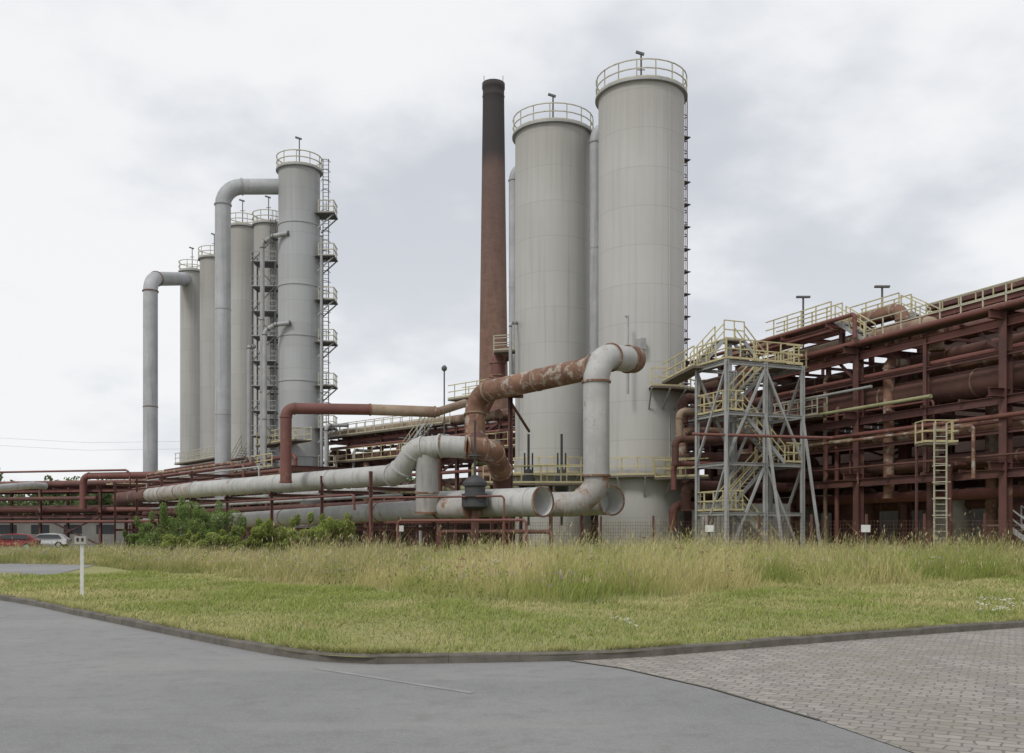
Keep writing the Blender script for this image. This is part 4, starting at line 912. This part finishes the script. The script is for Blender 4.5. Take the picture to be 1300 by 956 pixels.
# ------------------------------------------------------------ fence, signs
fp=[W(250,675,62),W(445,675,52),W(700,675,49),W(900,675,45),W(1100,675,42),W(1330,675,39.5),W(1500,675,38)]
for a,b_ in zip(fp,fp[1:]):
    a=V((a.x,a.y,.085)); b=V((b_.x,b_.y,.085)); L=(b-a).length; k=max(1,round(L/2.6))
    th=thing('wire_mesh_fence','rusty brown wire mesh fence before the plant','fence',tuple(a),'wire fence runs')
    for i in range(k+1 if b_ is fp[-1] else k):
        q=a.lerp(b,i/k); part(th,'post',MB().beam(q,q+Z*2.3,.08),M['prustd'])
    mb=MB(); nb=int(L/.13)
    for i in range(nb): q=a.lerp(b,(i+.5)/nb); mb.beam(q+Z*.1,q+Z*2.0,.009)
    for j in range(12): mb.beam(a+Z*(.1+j*.172),b+Z*(.1+j*.172),.010)
    part(th,'wire_mesh',mb,M['prustd'])
for px,D in ((900,44.8),(1098,41.9),(508,50.9)):
    p=W(px,671,D); th=thing('warning_sign','small blank white notice fixed to wire fence','sign',(p.x,p.y,0),'notices on the fence')
    part(th,'panel',MB().beam(p+V((-.2,-.1,0)),p+V((.2,-.1,0)),.03,.32),M['white']); part(th,'post',MB().beam((p.x,p.y-.05,.08),(p.x,p.y-.05,p.z+.1),.06),M['dgrey'])
p=G(104,758,.085); th=thing('marker_post','white post with small grey plate box on top','sign',(p.x,p.y,.085))
part(th,'post',MB().beam(p,p+Z*1.3,.075,.075),M['white'])
part(th,'plate_box',MB().beam(p+V((-.13,-.05,1.32)),p+V((.13,-.05,1.32)),.09,.18),M['conc'])
for dx in (-.055,.055): part(th,'plate_mark',MB().beam(p+V((dx-.025,-.1,1.33)),p+V((dx+.025,-.1,1.33)),.006,.08),M['black'])

# ------------------------------------------------------------ cars
def car(loc,mat,label,ang):
    loc=V(loc); th=thing('parked_car',label,'car',loc,'cars parked in the yard'); th.rotation_euler=(0,0,ang)
    prof=[(-2.0,.35),(-2.02,.75),(-1.75,.9),(-1.1,.98),(-.55,1.38),(.5,1.45),(1.35,1.35),(1.85,.95),(2.0,.8),(2.0,.35)]
    def ext(pr,w0,w1,zcut=.95):
        mb=MB(); nn_=len(pr); vs=[]
        for s in (-1,1):
            for x_,z_ in pr:
                w=w0 if z_<zcut else w1; vs.append(V((x_,s*w,z_)))
        fs=[tuple(range(nn_)),tuple(range(2*nn_-1,nn_-1,-1))]+[(i,i+nn_,(i+1)%nn_+nn_,(i+1)%nn_) for i in range(nn_)]
        return mb.add(vs,fs)
    def ap(nm,mb,mt):
        o=bpy.data.objects.new(nm,tomesh(nm,mb,M[mt],(0,0,0))); COL.objects.link(o); o.parent=th; return o
    o=ap('body',ext(prof,.86,.66),mat); bv=o.modifiers.new('b','BEVEL'); bv.width=.05; bv.segments=2
    for s in (-1,1): ap('side_window',MB().add([V((-1.0,s*.845,1.0)),V((1.5,s*.845,1.0)),V((1.2,s*.70,1.32)),V((-.5,s*.70,1.34))],[(0,1,2,3)]),'glass')
    ap('windscreen',MB().add([V((-1.12,-.7,1.0)),V((-1.12,.7,1.0)),V((-.6,.58,1.37)),V((-.6,-.58,1.37))],[(0,1,2,3)]),'glass')
    for x_ in (-1.25,1.25):
        for s in (-1,1): 
            ap('wheel',MB().tube([V((x_,s*.72,.32)),V((x_,s*.89,.32))],.32,20),'black'); ap('hubcap',MB().tube([V((x_,s*.885,.32)),V((x_,s*.90,.32))],.19,12),'galv')
    for s in (-1,1): ap('headlight',MB().beam(V((-2.04,s*.5,.72)),V((-2.04,s*.8,.72)),.05,.14),'white')
    for s in (-1,1): ap('tail_light',MB().beam(V((2.01,s*.6,.8)),V((2.01,s*.82,.8)),.05,.16),'carred')
car(W(16,675,80)-Z*1.6,'carred','red hatchback parked in the yard',R_(15))
car(W(60,675,92)-Z*1.6,'carwhite','white hatchback parked in the yard',R_(10))
b=W(60,675,120); th=thing('low_shed','low grey shed behind the pipe rack','building',(b.x,b.y,0))
part(th,'wall',MB().beam((b.x-14,b.y,1.6),(b.x+16,b.y,1.6),8,3.2),M['concd']); part(th,'roof',MB().beam((b.x-14.4,b.y,3.35),(b.x+16.4,b.y,3.35),8.8,.3),M['dgrey'])
for i in range(7): part(th,'window',MB().beam((b.x-12+i*4,b.y-4.02,1.9),(b.x-9.8+i*4,b.y-4.02,1.9),.06,1.1),M['glass'])

# ------------------------------------------------------------ world, sun, camera
w=bpy.data.worlds.new("World"); scene.world=w; w.use_nodes=True; nt=w.node_tree
bg=nt.nodes['Background']; bg.inputs['Strength'].default_value=.1
sky=N(nt,'ShaderNodeTexSky',sky_type='NISHITA'); sky.sun_disc=False; sky.sun_elevation=R_(48); sky.sun_rotation=R_(215)
tc=N(nt,'ShaderNodeTexCoord').outputs['Generated']
sp=N(nt,'ShaderNodeSeparateXYZ'); nt.links.new(tc,sp.inputs[0])
zc=math_(nt,'MAXIMUM',sp.outputs[2],0.0); den=math_(nt,'ADD',zc,.34)
cb=N(nt,'ShaderNodeCombineXYZ'); nt.links.new(math_(nt,'DIVIDE',sp.outputs[0],den),cb.inputs[0]); nt.links.new(math_(nt,'DIVIDE',sp.outputs[1],den),cb.inputs[1]); nt.links.new(math_(nt,'MULTIPLY',zc,1.0),cb.inputs[2])
n1=noise(nt,scl(nt,cb.outputs[0],(1,1.15,1)),1.45,4,.5)
mp_=N(nt,'ShaderNodeMapping'); mp_.inputs['Location'].default_value=(3.1,1.7,0); nt.links.new(cb.outputs[0],mp_.inputs['Vector'])
n2=noise(nt,mp_.outputs[0],3.6,6,.52)
nn_=math_(nt,'ADD',math_(nt,'MULTIPLY',n1,.62),math_(nt,'MULTIPLY',n2,.38))
cl=mix(nt,ramp(nt,nn_,.42,.59),(6.3,6.6,7.15),(9.3,9.4,9.55))
hor=math_(nt,'SUBTRACT',1.0,ramp(nt,sp.outputs[2],.0,.36))
cl=mix(nt,math_(nt,'MULTIPLY',hor,.55),cl,(9.3,9.4,9.55))
fin=mix(nt,.96,sky.outputs[0],cl); nt.links.new(fin,bg.inputs['Color'])
sl=bpy.data.lights.new('sun','SUN'); sl.energy=1.5; sl.angle=R_(14); sl.color=(1,.965,.91); so=bpy.data.objects.new('sun',sl); COL.objects.link(so)
az=R_(215); el=R_(48); dv=V((math.sin(az)*math.cos(el),math.cos(az)*math.cos(el),math.sin(el)))
so.rotation_euler=dv.to_track_quat('Z','Y').to_euler()
cd=bpy.data.cameras.new('camera'); cam=bpy.data.objects.new('camera',cd); COL.objects.link(cam); scene.camera=cam
cam.location=(0,0,EYE); cam.rotation_euler=(math.pi/2,0,0); cd.sensor_width=36; cd.lens=36*F/1300; cd.shift_y=(HZ-478)/1300; cd.clip_end=5000; cd.clip_start=.1
